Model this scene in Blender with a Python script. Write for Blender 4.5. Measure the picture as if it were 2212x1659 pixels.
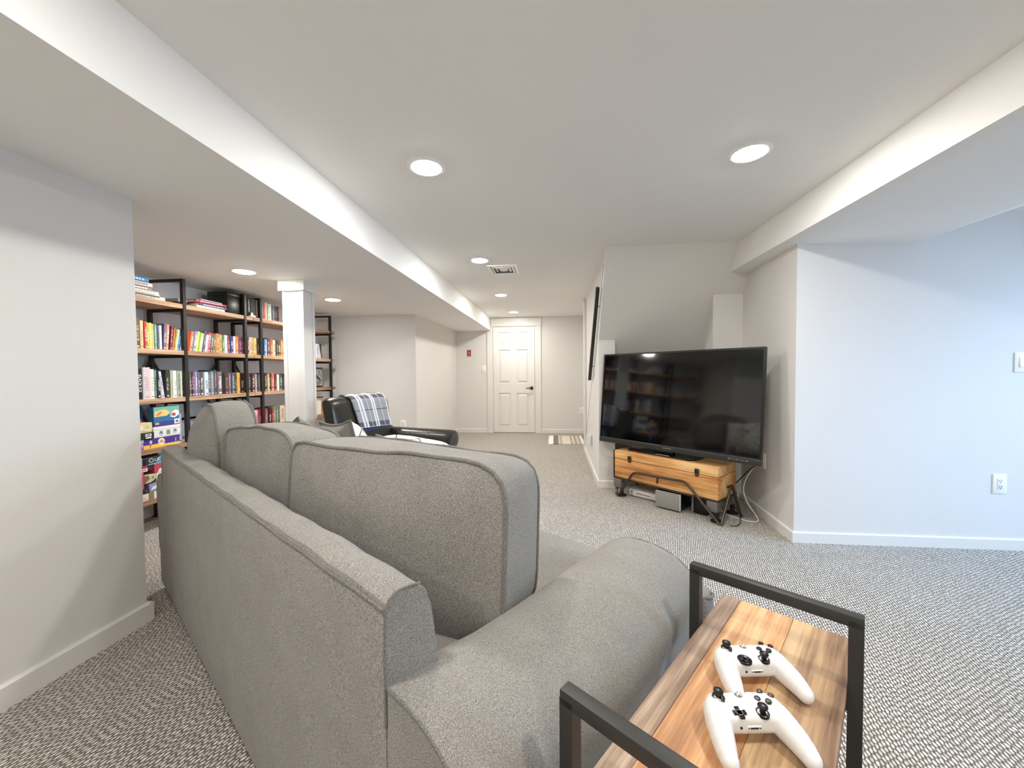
import bpy, bmesh, math, random
from mathutils import Vector, Matrix, Euler
random.seed(7)
D = bpy.data
SC = bpy.context.scene
COL = SC.collection
for _o in list(D.objects):
    D.objects.remove(_o)
R = math.radians

# ------------------------------------------------------------------ camera
cam = D.cameras.new('camera'); camo = D.objects.new('camera', cam); COL.objects.link(camo)
cam.sensor_fit = 'HORIZONTAL'; cam.sensor_width = 36.0
cam.lens = 842.47 / 2212 * 36.0
cam.clip_start = 0.02; cam.clip_end = 60
_y, _p, _r = R(6.196), R(1.722), R(-0.5034)
_f = Vector((-math.sin(_y) * math.cos(_p), math.cos(_y) * math.cos(_p), -math.sin(_p)))
_rt = Vector((math.cos(_y), math.sin(_y), 0)); _up = _rt.cross(_f)
_R = _rt * math.cos(_r) + _up * math.sin(_r); _U = -_rt * math.sin(_r) + _up * math.cos(_r)
camo.matrix_world = Matrix(((_R.x, _U.x, -_f.x, 0), (_R.y, _U.y, -_f.y, 0), (_R.z, _U.z, -_f.z, 1.165), (0, 0, 0, 1)))
SC.camera = camo

# ------------------------------------------------------------------ world, exposure, daylight
LAMP = 160.0           # radiance of the recessed lamps
DAY = 48.0             # watts of daylight through the patio door
SC.view_settings.view_transform = 'Standard'; SC.view_settings.look = 'None'
SC.view_settings.exposure = 1.0; SC.view_settings.gamma = 1.0
SC.view_settings.use_curve_mapping = False
try:
    SC.cycles.use_denoising = True
    SC.cycles.max_bounces = 10; SC.cycles.diffuse_bounces = 7; SC.cycles.glossy_bounces = 4
    SC.cycles.sample_clamp_indirect = 6.0
except Exception:
    pass
W = D.worlds.new('sky'); SC.world = W; W.use_nodes = True
W.node_tree.nodes['Background'].inputs[0].default_value = (0.55, 0.75, 1.0, 1)
W.node_tree.nodes['Background'].inputs[1].default_value = 1.0
dl = D.lights.new('daylight', 'AREA'); dl.shape = 'RECTANGLE'; dl.size = 1.7; dl.size_y = 2.2; dl.spread = R(80)
dl.energy = DAY; dl.color = (0.40, 0.64, 1.0)
dlo = D.objects.new('daylight', dl); COL.objects.link(dlo)
dlo.location = (5.2, 1.0, 2.2); dlo.rotation_euler = Vector((-1.0, .36, -.34)).to_track_quat('-Z', 'Y').to_euler()

# ------------------------------------------------------------------ mesh helpers
def sharp(bm, ang=38):
    lim = R(ang)
    for f in bm.faces: f.smooth = True
    for e in bm.edges:
        if len(e.link_faces) == 2:
            e.smooth = e.calc_face_angle(0) < lim
        else:
            e.smooth = False

def obj(name, bm, mat, parent=None, loc=(0, 0, 0), rot=(0, 0, 0), smooth=True, fixn=True):
    if fixn: bmesh.ops.recalc_face_normals(bm, faces=bm.faces[:])
    if smooth: sharp(bm)
    me = D.meshes.new(name); bm.to_mesh(me); bm.free()
    o = D.objects.new(name, me); COL.objects.link(o)
    if mat is not None:
        for m in (mat if isinstance(mat, (list, tuple)) else [mat]): me.materials.append(m)
    o.location = loc; o.rotation_euler = rot
    if parent: o.parent = parent
    return o

def obj_split(name, bm, mat, parent=None, smooth=True):
    """one object per loose piece of bm"""
    seen = set(); groups = []
    for v in bm.verts:
        if v in seen: continue
        st_ = [v]; seen.add(v); g_ = []
        while st_:
            a = st_.pop(); g_.append(a)
            for e in a.link_edges:
                b = e.other_vert(a)
                if b not in seen: seen.add(b); st_.append(b)
        groups.append(g_)
    for g_ in groups:
        nb = BM(); mp = {v: nb.verts.new(v.co) for v in g_}
        fs = {f for v in g_ for f in v.link_faces}
        for f in fs: nb.faces.new([mp[v] for v in f.verts])
        obj(name, nb, mat, parent, smooth=smooth)
    bm.free()

def tag(o, label, cat, group=None):
    o['label'] = label; o['category'] = cat
    if group: o['group'] = group
    return o

def thing(name, label, cat, loc=(0, 0, 0), rotz=0.0, group=None):
    o = D.objects.new(name, None); COL.objects.link(o)
    o.empty_display_size = 0.1
    o.location = loc; o.rotation_euler = (0, 0, rotz)
    return tag(o, label, cat, group)

def struct(name, bm, mat, **k):
    o = obj(name, bm, mat, **k)
    if not k.get('parent'): o['kind'] = 'structure'
    return o

def BM(): return bmesh.new()

def box(bm, x0, x1, y0, y1, z0, z1, mi=0):
    v = [bm.verts.new(p) for p in ((x0, y0, z0), (x1, y0, z0), (x1, y1, z0), (x0, y1, z0), (x0, y0, z1), (x1, y0, z1), (x1, y1, z1), (x0, y1, z1))]
    fs = [bm.faces.new([v[i] for i in q]) for q in ((0, 3, 2, 1), (4, 5, 6, 7), (0, 1, 5, 4), (1, 2, 6, 5), (2, 3, 7, 6), (3, 0, 4, 7))]
    for f in fs: f.material_index = mi
    return v

def bevel(bm, w, seg=2):
    bmesh.ops.bevel(bm, geom=bm.edges[:], offset=w, segments=seg, profile=0.5, affect='EDGES', clamp_overlap=True)
    return bm

def bbox(x0, x1, y0, y1, z0, z1, w=0.003, seg=2):
    bm = BM(); box(bm, x0, x1, y0, y1, z0, z1)
    if w: bevel(bm, w, seg)
    return bm

def join(bm, other):
    me = D.meshes.new('tmp'); other.to_mesh(me); other.free(); bm.from_mesh(me); D.meshes.remove(me)
    return bm

def tf(bm, m):
    bmesh.ops.transform(bm, matrix=m, verts=bm.verts[:]); return bm

def prism(bm, pts, axis, a, b, mi=0):
    """polygon pts in the two other axes, extruded along axis from a to b"""
    def P(u, v, w):
        return {'x': (w, u, v), 'y': (u, w, v), 'z': (u, v, w)}[axis]
    A = [bm.verts.new(P(u, v, a)) for u, v in pts]; B = [bm.verts.new(P(u, v, b)) for u, v in pts]
    n = len(pts)
    fs = [bm.faces.new(A[::-1]), bm.faces.new(B)]
    for i in range(n): fs.append(bm.faces.new((A[i], A[(i + 1) % n], B[(i + 1) % n], B[i])))
    for f in fs: f.material_index = mi
    return fs

def tube(bm, pts, r, n=8, closed=False, flat=1.0, up=None):
    pts = [Vector(p) for p in pts]; N = len(pts)
    rings = []; ref = None
    for i, p in enumerate(pts):
        if closed: t = pts[(i + 1) % N] - pts[i - 1]
        else: t = pts[min(i + 1, N - 1)] - pts[max(i - 1, 0)]
        if t.length < 1e-9: t = Vector((0, 0, 1))
        t.normalize()
        if ref is None:
            ref = Vector(up) if up else (Vector((0, 0, 1)) if abs(t.z) < 0.9 else Vector((1, 0, 0)))
        a = (ref - t * ref.dot(t)); a.normalize(); b = t.cross(a); ref = a
        rr = r[i] if isinstance(r, (list, tuple)) else r
        rings.append([bm.verts.new(p + (a * math.cos(2 * math.pi * k / n) * flat + b * math.sin(2 * math.pi * k / n)) * rr) for k in range(n)])
    for i in range(N if closed else N - 1):
        q, w = rings[i], rings[(i + 1) % N]
        for k in range(n): bm.faces.new((q[k], q[(k + 1) % n], w[(k + 1) % n], w[k]))
    if not closed:
        bm.faces.new(rings[0][::-1]); bm.faces.new(rings[-1])
    return bm

def smoothpath(pts, it=2):
    pts = [Vector(p) for p in pts]
    for _ in range(it):
        out = [pts[0]]
        for a, b in zip(pts, pts[1:]): out += [a * .75 + b * .25, a * .25 + b * .75]
        out.append(pts[-1]); pts = out
    return pts

def cyl(bm, c, r, h, n=20, axis='z', r2=None, mi=0):
    r2 = r if r2 is None else r2
    c = Vector(c)
    def P(a, rr, t):
        x, y = math.cos(a) * rr, math.sin(a) * rr
        return c + Vector({'z': (x, y, t), 'x': (t, x, y), 'y': (x, t, y)}[axis])
    A = [bm.verts.new(P(2 * math.pi * k / n, r, 0)) for k in range(n)]
    B = [bm.verts.new(P(2 * math.pi * k / n, r2, h)) for k in range(n)]
    fs = [bm.faces.new(A[::-1]), bm.faces.new(B)]
    for k in range(n): fs.append(bm.faces.new((A[k], A[(k + 1) % n], B[(k + 1) % n], B[k])))
    for f in fs: f.material_index = mi
    return bm

def lathe(bm, prof, c=(0, 0, 0), n=24, axis='z'):
    c = Vector(c); rings = []
    for r, h in prof:
        ring = []
        for k in range(n):
            a = 2 * math.pi * k / n; x, y = math.cos(a) * r, math.sin(a) * r
            ring.append(bm.verts.new(c + Vector({'z': (x, y, h), 'x': (h, x, y), 'y': (x, h, y)}[axis])))
        rings.append(ring)
    for q, w in zip(rings, rings[1:]):
        for k in range(n): bm.faces.new((q[k], q[(k + 1) % n], w[(k + 1) % n], w[k]))
    bm.faces.new(rings[0][::-1]); bm.faces.new(rings[-1])
    return bm

def bar(bm, a, b, w, h=None):
    """square bar from a to b"""
    h = h or w
    a, b = Vector(a), Vector(b); t = (b - a).normalized()
    up = Vector((0, 0, 1)) if abs(t.z) < .95 else Vector((0, 1, 0))
    s = t.cross(up).normalized(); u = s.cross(t)
    A = [bm.verts.new(a + s * (w / 2) * i + u * (h / 2) * j) for i, j in ((-1, -1), (1, -1), (1, 1), (-1, 1))]
    B = [bm.verts.new(b + s * (w / 2) * i + u * (h / 2) * j) for i, j in ((-1, -1), (1, -1), (1, 1), (-1, 1))]
    bm.faces.new(A[::-1]); bm.faces.new(B)
    for k in range(4): bm.faces.new((A[k], A[(k + 1) % 4], B[(k + 1) % 4], B[k]))
    return bm

def textmesh(s, size, depth=0.0006):
    c = D.curves.new('txt', 'FONT'); c.body = s; c.size = size; c.extrude = depth; c.align_x = 'CENTER'; c.align_y = 'CENTER'; c.resolution_u = 3
    o = D.objects.new('txt', c); COL.objects.link(o)
    dg = bpy.context.evaluated_depsgraph_get()
    me = D.meshes.new_from_object(o.evaluated_get(dg))
    D.objects.remove(o); D.curves.remove(c)
    bm = BM(); bm.from_mesh(me); D.meshes.remove(me)
    return bm

def modmesh(bm, mods):
    """apply modifiers through the depsgraph, return a bmesh"""
    me = D.meshes.new('tmp'); bm.to_mesh(me); bm.free()
    o = D.objects.new('tmp', me); COL.objects.link(o)
    for kind, kw in mods:
        m = o.modifiers.new(kind, kind)
        for k, v in kw.items(): setattr(m, k, v)
    dg = bpy.context.evaluated_depsgraph_get()
    m2 = D.meshes.new_from_object(o.evaluated_get(dg))
    D.objects.remove(o); D.meshes.remove(me)
    out = BM(); out.from_mesh(m2); D.meshes.remove(m2)
    return out

# ------------------------------------------------------------------ materials
def lin(h):
    if isinstance(h, str):
        h = h.lstrip('#'); c = [int(h[i:i + 2], 16) / 255 for i in (0, 2, 4)]
    else: c = h
    return tuple(x / 12.92 if x <= .04045 else ((x + .055) / 1.055) ** 2.4 for x in c)

def mat(name, col, rough=.6, metal=0, spec=.5, emit=None, es=0):
    m = D.materials.new(name); m.use_nodes = True
    b = m.node_tree.nodes['Principled BSDF']
    b.inputs['Base Color'].default_value = (*lin(col), 1); b.inputs['Roughness'].default_value = rough
    b.inputs['Metallic'].default_value = metal; b.inputs['Specular IOR Level'].default_value = spec
    if emit:
        b.inputs['Emission Color'].default_value = (*lin(emit), 1); b.inputs['Emission Strength'].default_value = es
    return m

class NT:
    def __init__(s, m): s.t = m.node_tree; s.b = s.t.nodes['Principled BSDF']
    def n(s, kind, **kw):
        x = s.t.nodes.new(kind)
        for k, v in kw.items():
            if k.startswith('i_'):
                key = k[2:]; key = int(key) if key.isdigit() else key
                x.inputs[key].default_value = v
            else: setattr(x, k, v)
        return x
    def l(s, a, b): s.t.links.new(a, b)
    def coord(s, out='Object', scale=(1, 1, 1), rot=(0, 0, 0)):
        c = s.n('ShaderNodeTexCoord'); m = s.n('ShaderNodeMapping'); m.inputs['Scale'].default_value = scale; m.inputs['Rotation'].default_value = rot
        s.l(c.outputs[out], m.inputs[0]); return m.outputs[0]
    def noise(s, vec, scale, detail=3, rough=.5):
        x = s.n('ShaderNodeTexNoise'); x.inputs['Scale'].default_value = scale; x.inputs['Detail'].default_value = detail; x.inputs['Roughness'].default_value = rough
        s.l(vec, x.inputs['Vector']); return x.outputs['Fac']
    def ramp(s, fac, stops, interp='LINEAR'):
        x = s.n('ShaderNodeValToRGB'); r = x.color_ramp; r.interpolation = interp
        while len(r.elements) < len(stops): r.elements.new(.5)
        for e, (p, c) in zip(r.elements, stops):
            e.position = p; e.color = (*(lin(c) if isinstance(c, str) else c), 1)
        s.l(fac, x.inputs[0]); return x.outputs[0]
    def math(s, op, a, b=None, c=None):
        x = s.n('ShaderNodeMath', operation=op)
        for i, v in enumerate((a, b, c)):
            if v is None: continue
            if isinstance(v, (int, float)): x.inputs[i].default_value = v
            else: s.l(v, x.inputs[i])
        return x.outputs[0]
    def mix(s, fac, a, b, blend='MIX'):
        x = s.n('ShaderNodeMix', data_type='RGBA', blend_type=blend)
        for i, v in ((0, fac), (6, a), (7, b)):
            if isinstance(v, (int, float)): x.inputs[i].default_value = v
            elif isinstance(v, (str, tuple)): x.inputs[i].default_value = (*(lin(v) if isinstance(v, str) else v), 1)
            else: s.l(v, x.inputs[i])
        return x.outputs[2]
    def bump(s, h, strength=.3, dist=.002):
        x = s.n('ShaderNodeBump'); x.inputs['Strength'].default_value = strength; x.inputs['Distance'].default_value = dist
        s.l(h, x.inputs['Height']); s.l(x.outputs[0], s.b.inputs['Normal'])
    def color(s, c): s.l(c, s.b.inputs['Base Color'])
    def sep(s, vec):
        x = s.n('ShaderNodeSeparateXYZ'); s.l(vec, x.inputs[0]); return x.outputs

M = {}
def paint(name, col, rough=.75):
    m = mat(name, col, rough, spec=.25); t = NT(m); c = t.coord()
    t.color(t.mix(t.noise(c, 1.3, 2), tuple(x * .97 for x in lin(col)), tuple(min(1, x * 1.02) for x in lin(col))))
    t.bump(t.noise(c, 180, 3), .06, .0015); return m
M['wall'] = paint('wall_paint', (.865, .855, .84))
M['ceil'] = paint('ceiling_paint', (.93, .925, .915))
M['trim'] = mat('trim_paint', (.885, .875, .855), .4)
M['plate'] = mat('plate_white', (.94, .94, .935), .35)
M['dark_slot'] = mat('slot_dark', (.12, .12, .12), .6)
M['lens'] = mat('lamp_lens', (1, 1, 1), .5, emit=(1.0, .985, .96), es=LAMP)
M['black_metal'] = mat('black_metal', (.11, .105, .10), .45, spec=.5)
M['table_metal'] = mat('table_metal', (.175, .17, .16), .5, spec=.5)
M['red'] = mat('red_plate', (.62, .12, .13), .4)

def carpet():
    m = mat('loop_carpet', (.66, .64, .61), .95, spec=.1); t = NT(m)
    v = t.coord('Object', rot=(0, 0, R(17)))
    wob = t.n('ShaderNodeTexNoise'); wob.inputs['Scale'].default_value = 38; wob.inputs['Detail'].default_value = 2; t.l(v, wob.inputs['Vector'])
    sub = t.n('ShaderNodeVectorMath', operation='SCALE'); t.l(wob.outputs['Color'], sub.inputs[0]); sub.inputs['Scale'].default_value = .011
    add = t.n('ShaderNodeVectorMath', operation='ADD'); t.l(v, add.inputs[0]); t.l(sub.outputs[0], add.inputs[1])
    mp = t.n('ShaderNodeMapping'); mp.inputs['Scale'].default_value = (90, 46, 1); t.l(add.outputs[0], mp.inputs[0])
    x, y, z = t.sep(mp.outputs[0])
    col = t.math('FLOOR', x)
    wc = t.n('ShaderNodeTexWhiteNoise', noise_dimensions='1D'); t.l(col, wc.inputs['W']); odd = t.math('ADD', t.math('FRACT', t.math('MULTIPLY', col, .5)), t.math('MULTIPLY', wc.outputs['Value'], .35))
    yy = t.math('ADD', y, odd)
    fx = t.math('SUBTRACT', t.math('FRACT', x), .5); fy = t.math('SUBTRACT', t.math('FRACT', yy), .5)
    r2 = t.math('ADD', t.math('MULTIPLY', t.math('MULTIPLY', fx, fx), 3.2), t.math('MULTIPLY', t.math('MULTIPLY', fy, fy), 2.4))
    h = t.math('MAXIMUM', t.math('SUBTRACT', 1.0, r2), 0.0)
    cell = t.n('ShaderNodeCombineXYZ'); t.l(col, cell.inputs[0]); t.l(t.math('FLOOR', yy), cell.inputs[1])
    wn = t.n('ShaderNodeTexWhiteNoise', noise_dimensions='2D'); t.l(cell.outputs[0], wn.inputs['Vector'])
    fine = t.noise(v, 900, 2)
    loop = t.ramp(t.math('ADD', t.math('MULTIPLY', wn.outputs['Value'], .7), t.math('MULTIPLY', fine, .3)), [(0.05, (.58, .54, .48)), (.5, (.77, .735, .68)), (1, (.90, .875, .83))])
    t.color(t.mix(t.ramp(h, [(.35, (0, 0, 0)), (.85, (1, 1, 1))]), (.17, .145, .118), loop))
    t.bump(t.math('ADD', h, t.math('MULTIPLY', fine, .25)), .75, .006)
    return m
M['carpet'] = carpet()

def fabric(name, dark, mid, light, sc=1.0):
    m = mat(name, mid, .95, spec=.12); t = NT(m)
    a = t.noise(t.coord('Object', (230 * sc, 850 * sc, 850 * sc)), 1, 2); b = t.noise(t.coord('Object', (850 * sc, 850 * sc, 230 * sc)), 1, 2)
    c = t.noise(t.coord('Object'), 600 * sc, 2)
    s = t.math('ADD', t.math('MULTIPLY', t.math('ADD', a, b), .38), t.math('MULTIPLY', c, .24))
    big = t.noise(t.coord('Object'), 7, 2)
    s2 = t.math('ADD', s, t.math('MULTIPLY', t.math('SUBTRACT', big, .5), .05))
    t.color(t.ramp(s2, [(.40, dark), (.5, mid), (.60, light)]))
    t.bump(s, .5, .0022)
    b_ = t.b.inputs
    try: b_['Sheen Weight'].default_value = .15
    except Exception: pass
    return m
M['sofa'] = fabric('sofa_weave', (.095, .086, .074), (.235, .22, .198), (.44, .42, .39), 1.35)
M['pipe'] = fabric('piping_weave', (.07, .064, .057), (.165, .156, .143), (.31, .30, .28), 1.4)
M['sofa_dark'] = mat('sofa_underside', (.10, .10, .10), .9)

def wood(name, cols, ax=0, ring=9, rough=.5, fine=1.0, stripe=6):
    m = mat(name, (.5, .4, .3), rough, spec=.35); t = NT(m)
    sc = [70 * fine, 70 * fine, 70 * fine]; sc[ax] = 3
    sb = [stripe] * 3; sb[ax] = .8
    oi = t.n('ShaderNodeObjectInfo')
    def co(s):
        v = t.coord('Object', tuple(s)); a = t.n('ShaderNodeVectorMath', operation='ADD'); t.l(v, a.inputs[0])
        k = t.math('MULTIPLY', oi.outputs['Random'], 37); cb = t.n('ShaderNodeCombineXYZ')
        for i in range(3): t.l(k, cb.inputs[i])
        t.l(cb.outputs[0], a.inputs[1]); return a.outputs[0]
    g = t.noise(co(sc), 1, 4, .6); bnd = t.noise(co(sb), 1.2, 3)
    s = t.math('ADD', t.math('MULTIPLY', g, .42), t.math('MULTIPLY', bnd, .62))
    t.color(t.ramp(s, [(.39, cols[0]), (.5, cols[1]), (.61, cols[2])]))
    t.bump(g, .18, .0012); return m
M['shelf_wood'] = wood('shelf_board_wood', ['7d5e47', 'aa8569', 'c8a98c'], ax=1)
M['trunk_wood'] = wood('trunk_pine', ['ab703d', 'dba365', 'f0c68d'], ax=0, stripe=5)
M['plank_a'] = wood('table_plank_grey', ['5c4b3e', '8f7867', 'bca590'], ax=0, rough=.55)
M['plank_b'] = wood('table_plank_tan', ['8a6242', 'bd8c62', 'dfb687'], ax=0, rough=.5)
M['plank_c'] = wood('table_plank_brown', ['6b523e', 'a08060', 'c9aa82'], ax=0, rough=.5)
M['wood_box'] = wood('small_wood_frame', ['8a5a3a', 'b98558', 'd6ab80'], ax=2)

M['tv_body'] = mat('tv_housing', (.055, .055, .055), .35)
M['tv_bezel'] = mat('tv_bezel_grey', (.17, .17, .16), .38)
M['screen'] = mat('tv_screen_glass', (.012, .012, .012), .06, spec=.8)
M['steel'] = mat('brushed_steel_tube', (.33, .29, .26), .35, metal=.8)
M['bronze'] = mat('aged_bronze', (.30, .27, .20), .45, metal=.6)
M['grey_plastic'] = mat('grey_plastic', (.42, .41, .39), .5)
M['silver_grille'] = mat('silver_grille', (.56, .55, .53), .5)
M['white_plastic'] = mat('white_plastic', (.90, .895, .885), .35)
M['ctrl'] = mat('controller_white', (.875, .87, .86), .38)
M['ctrl_seam'] = mat('controller_seam', (.62, .61, .59), .5)
M['black_plastic'] = mat('black_plastic', (.055, .052, .05), .3)
M['cable_black'] = mat('cable_black', (.05, .05, .05), .5)
M['leather'] = mat('dark_leather', (.155, .14, .115), .3, spec=.6)
_t = NT(M['leather']); _t.bump(_t.noise(_t.coord(), 90, 4), .18, .003)
M['leather_blue_sheen'] = mat('arm_panel_blue_sheen', (.10, .11, .125), .22, spec=.7)  # dark leather with the bluish daylight sheen put into its colour
M['pages'] = mat('book_pages', (.87, .84, .77), .9)

def cover():
    m = mat('book_cover', (.5, .5, .5), .5, spec=.4); t = NT(m)
    oi = t.n('ShaderNodeObjectInfo'); at = t.n('ShaderNodeAttribute', attribute_type='OBJECT', attribute_name='ink')
    tc = t.n('ShaderNodeTexCoord'); gx, gy, gz = t.sep(tc.outputs['Generated'])
    ob = t.n('ShaderNodeVectorMath', operation='ADD'); t.l(tc.outputs['Object'], ob.inputs[0])
    cb = t.n('ShaderNodeCombineXYZ'); k = t.math('MULTIPLY', oi.outputs['Random'], 91)
    for i in range(3): t.l(k, cb.inputs[i])
    t.l(cb.outputs[0], ob.inputs[1])
    mp = t.n('ShaderNodeMapping'); mp.inputs['Scale'].default_value = (0.01, 110, 190); t.l(ob.outputs[0], mp.inputs[0])
    ns = t.noise(mp.outputs[0], 1, 1)
    def between(v, a, b): return t.math('MULTIPLY', t.math('GREATER_THAN', v, a), t.math('LESS_THAN', v, b))
    top = t.math('ADD', .62, t.math('MULTIPLY', oi.outputs['Random'], .28))
    title = t.math('MULTIPLY', between(gy, .24, .76), t.math('MULTIPLY', t.math('GREATER_THAN', gz, .26), t.math('LESS_THAN', gz, top)))
    title = t.math('MULTIPLY', title, t.math('GREATER_THAN', ns, .5))
    foot = t.math('MULTIPLY', between(gy, .22, .78), between(gz, .045, .095))
    spine = t.math('GREATER_THAN', gx, .97)
    msk = t.math('MULTIPLY', spine, t.math('MAXIMUM', t.math('MULTIPLY', title, .8), t.math('MULTIPLY', foot, .85)))
    t.color(t.mix(msk, oi.outputs['Color'], at.outputs['Color'])); return m
M['cover'] = cover()
def tint(name, rough=.5):
    m = mat(name, (.5, .5, .5), rough); t = NT(m); oi = t.n('ShaderNodeObjectInfo'); t.color(oi.outputs['Color']); return m
M['tint'] = tint('tinted_print')
def setcol(o, c): o.color = (*lin(c), 1); return o

# ================================================================== the room
YB = 7.46; HC = 2.214; HS = 1.972
XL = -1.93; XB = -1.215; XSH = -3.33
bm = BM(); box(bm, -3.6, 4.5, -2.4, 7.7, -.1, 0); struct('floor', bm, M['carpet'], smooth=False)
bm = BM(); box(bm, XB, 4.3, -2.3, 7.6, HC, HC + .12); struct('ceiling', bm, M['ceil'], smooth=False)
# low soffit on the bookcase side, its lit face is the long beam
bm = BM(); box(bm, -3.5, XB, -2.3, 7.6, HS, HC + .12); struct('trim_1', bm, M['ceil'], smooth=False)
# duct soffit on the stair side, with a slanted far cheek
bm = BM(); prism(bm, [(1.505, HC + .1), (1.505, 2.008), (1.56, 2.0), (2.29, 1.968), (2.85, 2.152), (4.3, 2.15), (4.3, HC + .1)], 'y', -2.3, 3.62); struct('trim_2', bm, M['ceil'], smooth=False)
bm = BM(); box(bm, -3.5, XL, -2.3, 1.622, 0, HS + .05); struct('wall_left', bm, M['wall'], smooth=False)
bm = BM(); box(bm, XSH - .12, XSH, 1.60, 5.3, 0, HS + .05); struct('wall_bookcase', bm, M['wall'], smooth=False)
bm = BM(); box(bm, -3.5, -1.9, 5.22, 7.56, 0, HS + .05); struct('wall_alcove', bm, M['wall'], smooth=False)
bm = BM(); box(bm, -1.95, 2.2, YB, YB + .12, 0, HC + .05); struct('wall_back', bm, M['wall'], smooth=False)
# wall along the stairs: near edge cut by the underside of the flight, upper panel set back
bm = BM()
prism(bm, [(3.965, 0), (5.80, 0), (5.477, .314), (3.46, 2.214), (3.41, 2.214), (3.965, 1.50)], 'x', .442, .60)
prism(bm, [(5.80, 0), (5.85, 0), (5.85, 2.214), (3.46, 2.214), (5.477, .314)], 'x', .462, .60)
struct('wall_stair', bm, M['wall'], smooth=False)
bm = BM(); box(bm, .60, .72, 5.80, 7.5, 0, HC + .05); bm2 = BM(); bar(bm2, (.4415, 5.49, .302), (.4415, 3.56, 2.116), .003, .010); struct('trim_6', bm2, mat('joint_line', (.50, .47, .42), .8), smooth=False); struct('wall_hall', bm, M['wall'], smooth=False)
# sloped underside of the stairs
def sl(z): return 3.39 + (HC - z) * (3.965 - 3.39) / (HC - 1.478)
bm = BM(); prism(bm, [(sl(2.26), 2.26), (sl(1.478), 1.478), (sl(1.478) + .02, 1.478), (sl(2.26) + .02, 2.26)], 'x', .4425, 1.9); prism(bm, [(3.962 + .001, 1.479), (sl(0), 0), (sl(0) + .3, 0), (4.4, 1.479)], 'x', .598, 1.9); struct('wall_under_stairs', bm, M['wall'], smooth=False)
bm = BM(); box(bm, 1.415, 1.75, 3.68, 5.0, 0, 1.845); struct('wall_stub', bm, M['wall'], smooth=False)
bm = BM(); prism(bm, [(1.606, 2.8), (4.3, 2.8), (4.3, 5.0), (1.70, 5.0), (1.668, 3.70)], 'z', 0, 2.2); struct('wall_right', bm, M['wall'], smooth=False)
# the side with the patio door, and the wall behind the camera
bm = BM()
box(bm, 4.15, 4.27, -2.3, .6, 0, HC); box(bm, 4.15, 4.27, 2.5, 2.85, 0, HC); box(bm, 4.15, 4.27, .6, 2.5, 2.06, HC)
struct('wall_window', bm, M['wall'], smooth=False)
bm = BM(); box(bm, -3.5, 4.3, -2.35, -2.25, 0, HC); struct('wall_rear', bm, M['wall'], smooth=False)
bm = BM()
for y0, y1 in ((.6, 1.55), (1.55, 2.5)):
    box(bm, 4.17, 4.23, y0, y0 + .07, 0.02, 2.06); box(bm, 4.17, 4.23, y1 - .07, y1, 0.02, 2.06)
    box(bm, 4.17, 4.23, y0 + .07, y1 - .07, .02, .12); box(bm, 4.17, 4.23, y0 + .07, y1 - .07, 1.97, 2.06)
w1 = struct('window_1', bm, M['trim'], smooth=False)
g = D.materials.new('window_glass'); g.use_nodes = True
nt = g.node_tree; nt.nodes.clear()
mo = nt.nodes.new('ShaderNodeOutputMaterial'); mx = nt.nodes.new('ShaderNodeMixShader'); tr = nt.nodes.new('ShaderNodeBsdfTransparent'); gl = nt.nodes.new('ShaderNodeBsdfGlossy')
gl.inputs['Roughness'].default_value = .02; mx.inputs[0].default_value = .06
nt.links.new(tr.outputs[0], mx.inputs[1]); nt.links.new(gl.outputs[0], mx.inputs[2]); nt.links.new(mx.outputs[0], mo.inputs[0])
for y0 in (.67, 1.62):
    bm = BM(); box(bm, 4.197, 4.203, y0, y0 + .81, .12, 1.97); obj('pane', bm, g, w1, smooth=False)

# baseboards: a flat board with an eased top edge
def base(name, a, b, side, h=.072, t=.016):
    a, b = Vector((*a, 0)), Vector((*b, 0)); d = (b - a).normalized(); nrm = Vector((-d.y, d.x, 0)) * side
    bm = BM(); prof = [(0, 0), (t, 0), (t, h - .006), (t - .006, h), (0, h)]
    A = [bm.verts.new(a + nrm * u + Vector((0, 0, z))) for u, z in prof]; B = [bm.verts.new(b + nrm * u + Vector((0, 0, z))) for u, z in prof]
    bm.faces.new(A[::-1]); bm.faces.new(B)
    for k in range(5): bm.faces.new((A[k], A[(k + 1) % 5], B[(k + 1) % 5], B[k]))
    struct(name, bm, M['trim'], smooth=False)
base('baseboard_left', (XL, -2.2), (XL, 1.622), -1, .088, .018)
base('baseboard_left_return', (-3.3, 1.622), (XL + .018, 1.622), 1, .088, .018)
base('baseboard_alcove', (-1.9, 5.22), (-1.9, YB), -1)
base('baseboard_alcove_front', (-3.3, 5.22), (-1.884, 5.22), -1)
base('baseboard_back_left', (-1.9, YB), (-1.29, YB), -1)
base('baseboard_back_right', (-.245, YB), (.6, YB), -1)
base('baseboard_stair', (.442, 3.965), (.442, 5.85), 1)
base('baseboard_stair_end', (.426, 3.965), (.60, 3.965), -1)
base('baseboard_right', (1.59, 2.8), (4.15, 2.8), -1)
base('baseboard_right_return', (1.606, 2.8), (1.668, 3.70), 1)
base('baseboard_bookcase', (XSH, 1.65), (XSH, 5.22), -1)
# white casing board at the far end of the stair wall
bm = bbox(.428, .46, 5.74, 5.86, .075, 2.205, .003); struct('trim_3', bm, M['trim'])

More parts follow.
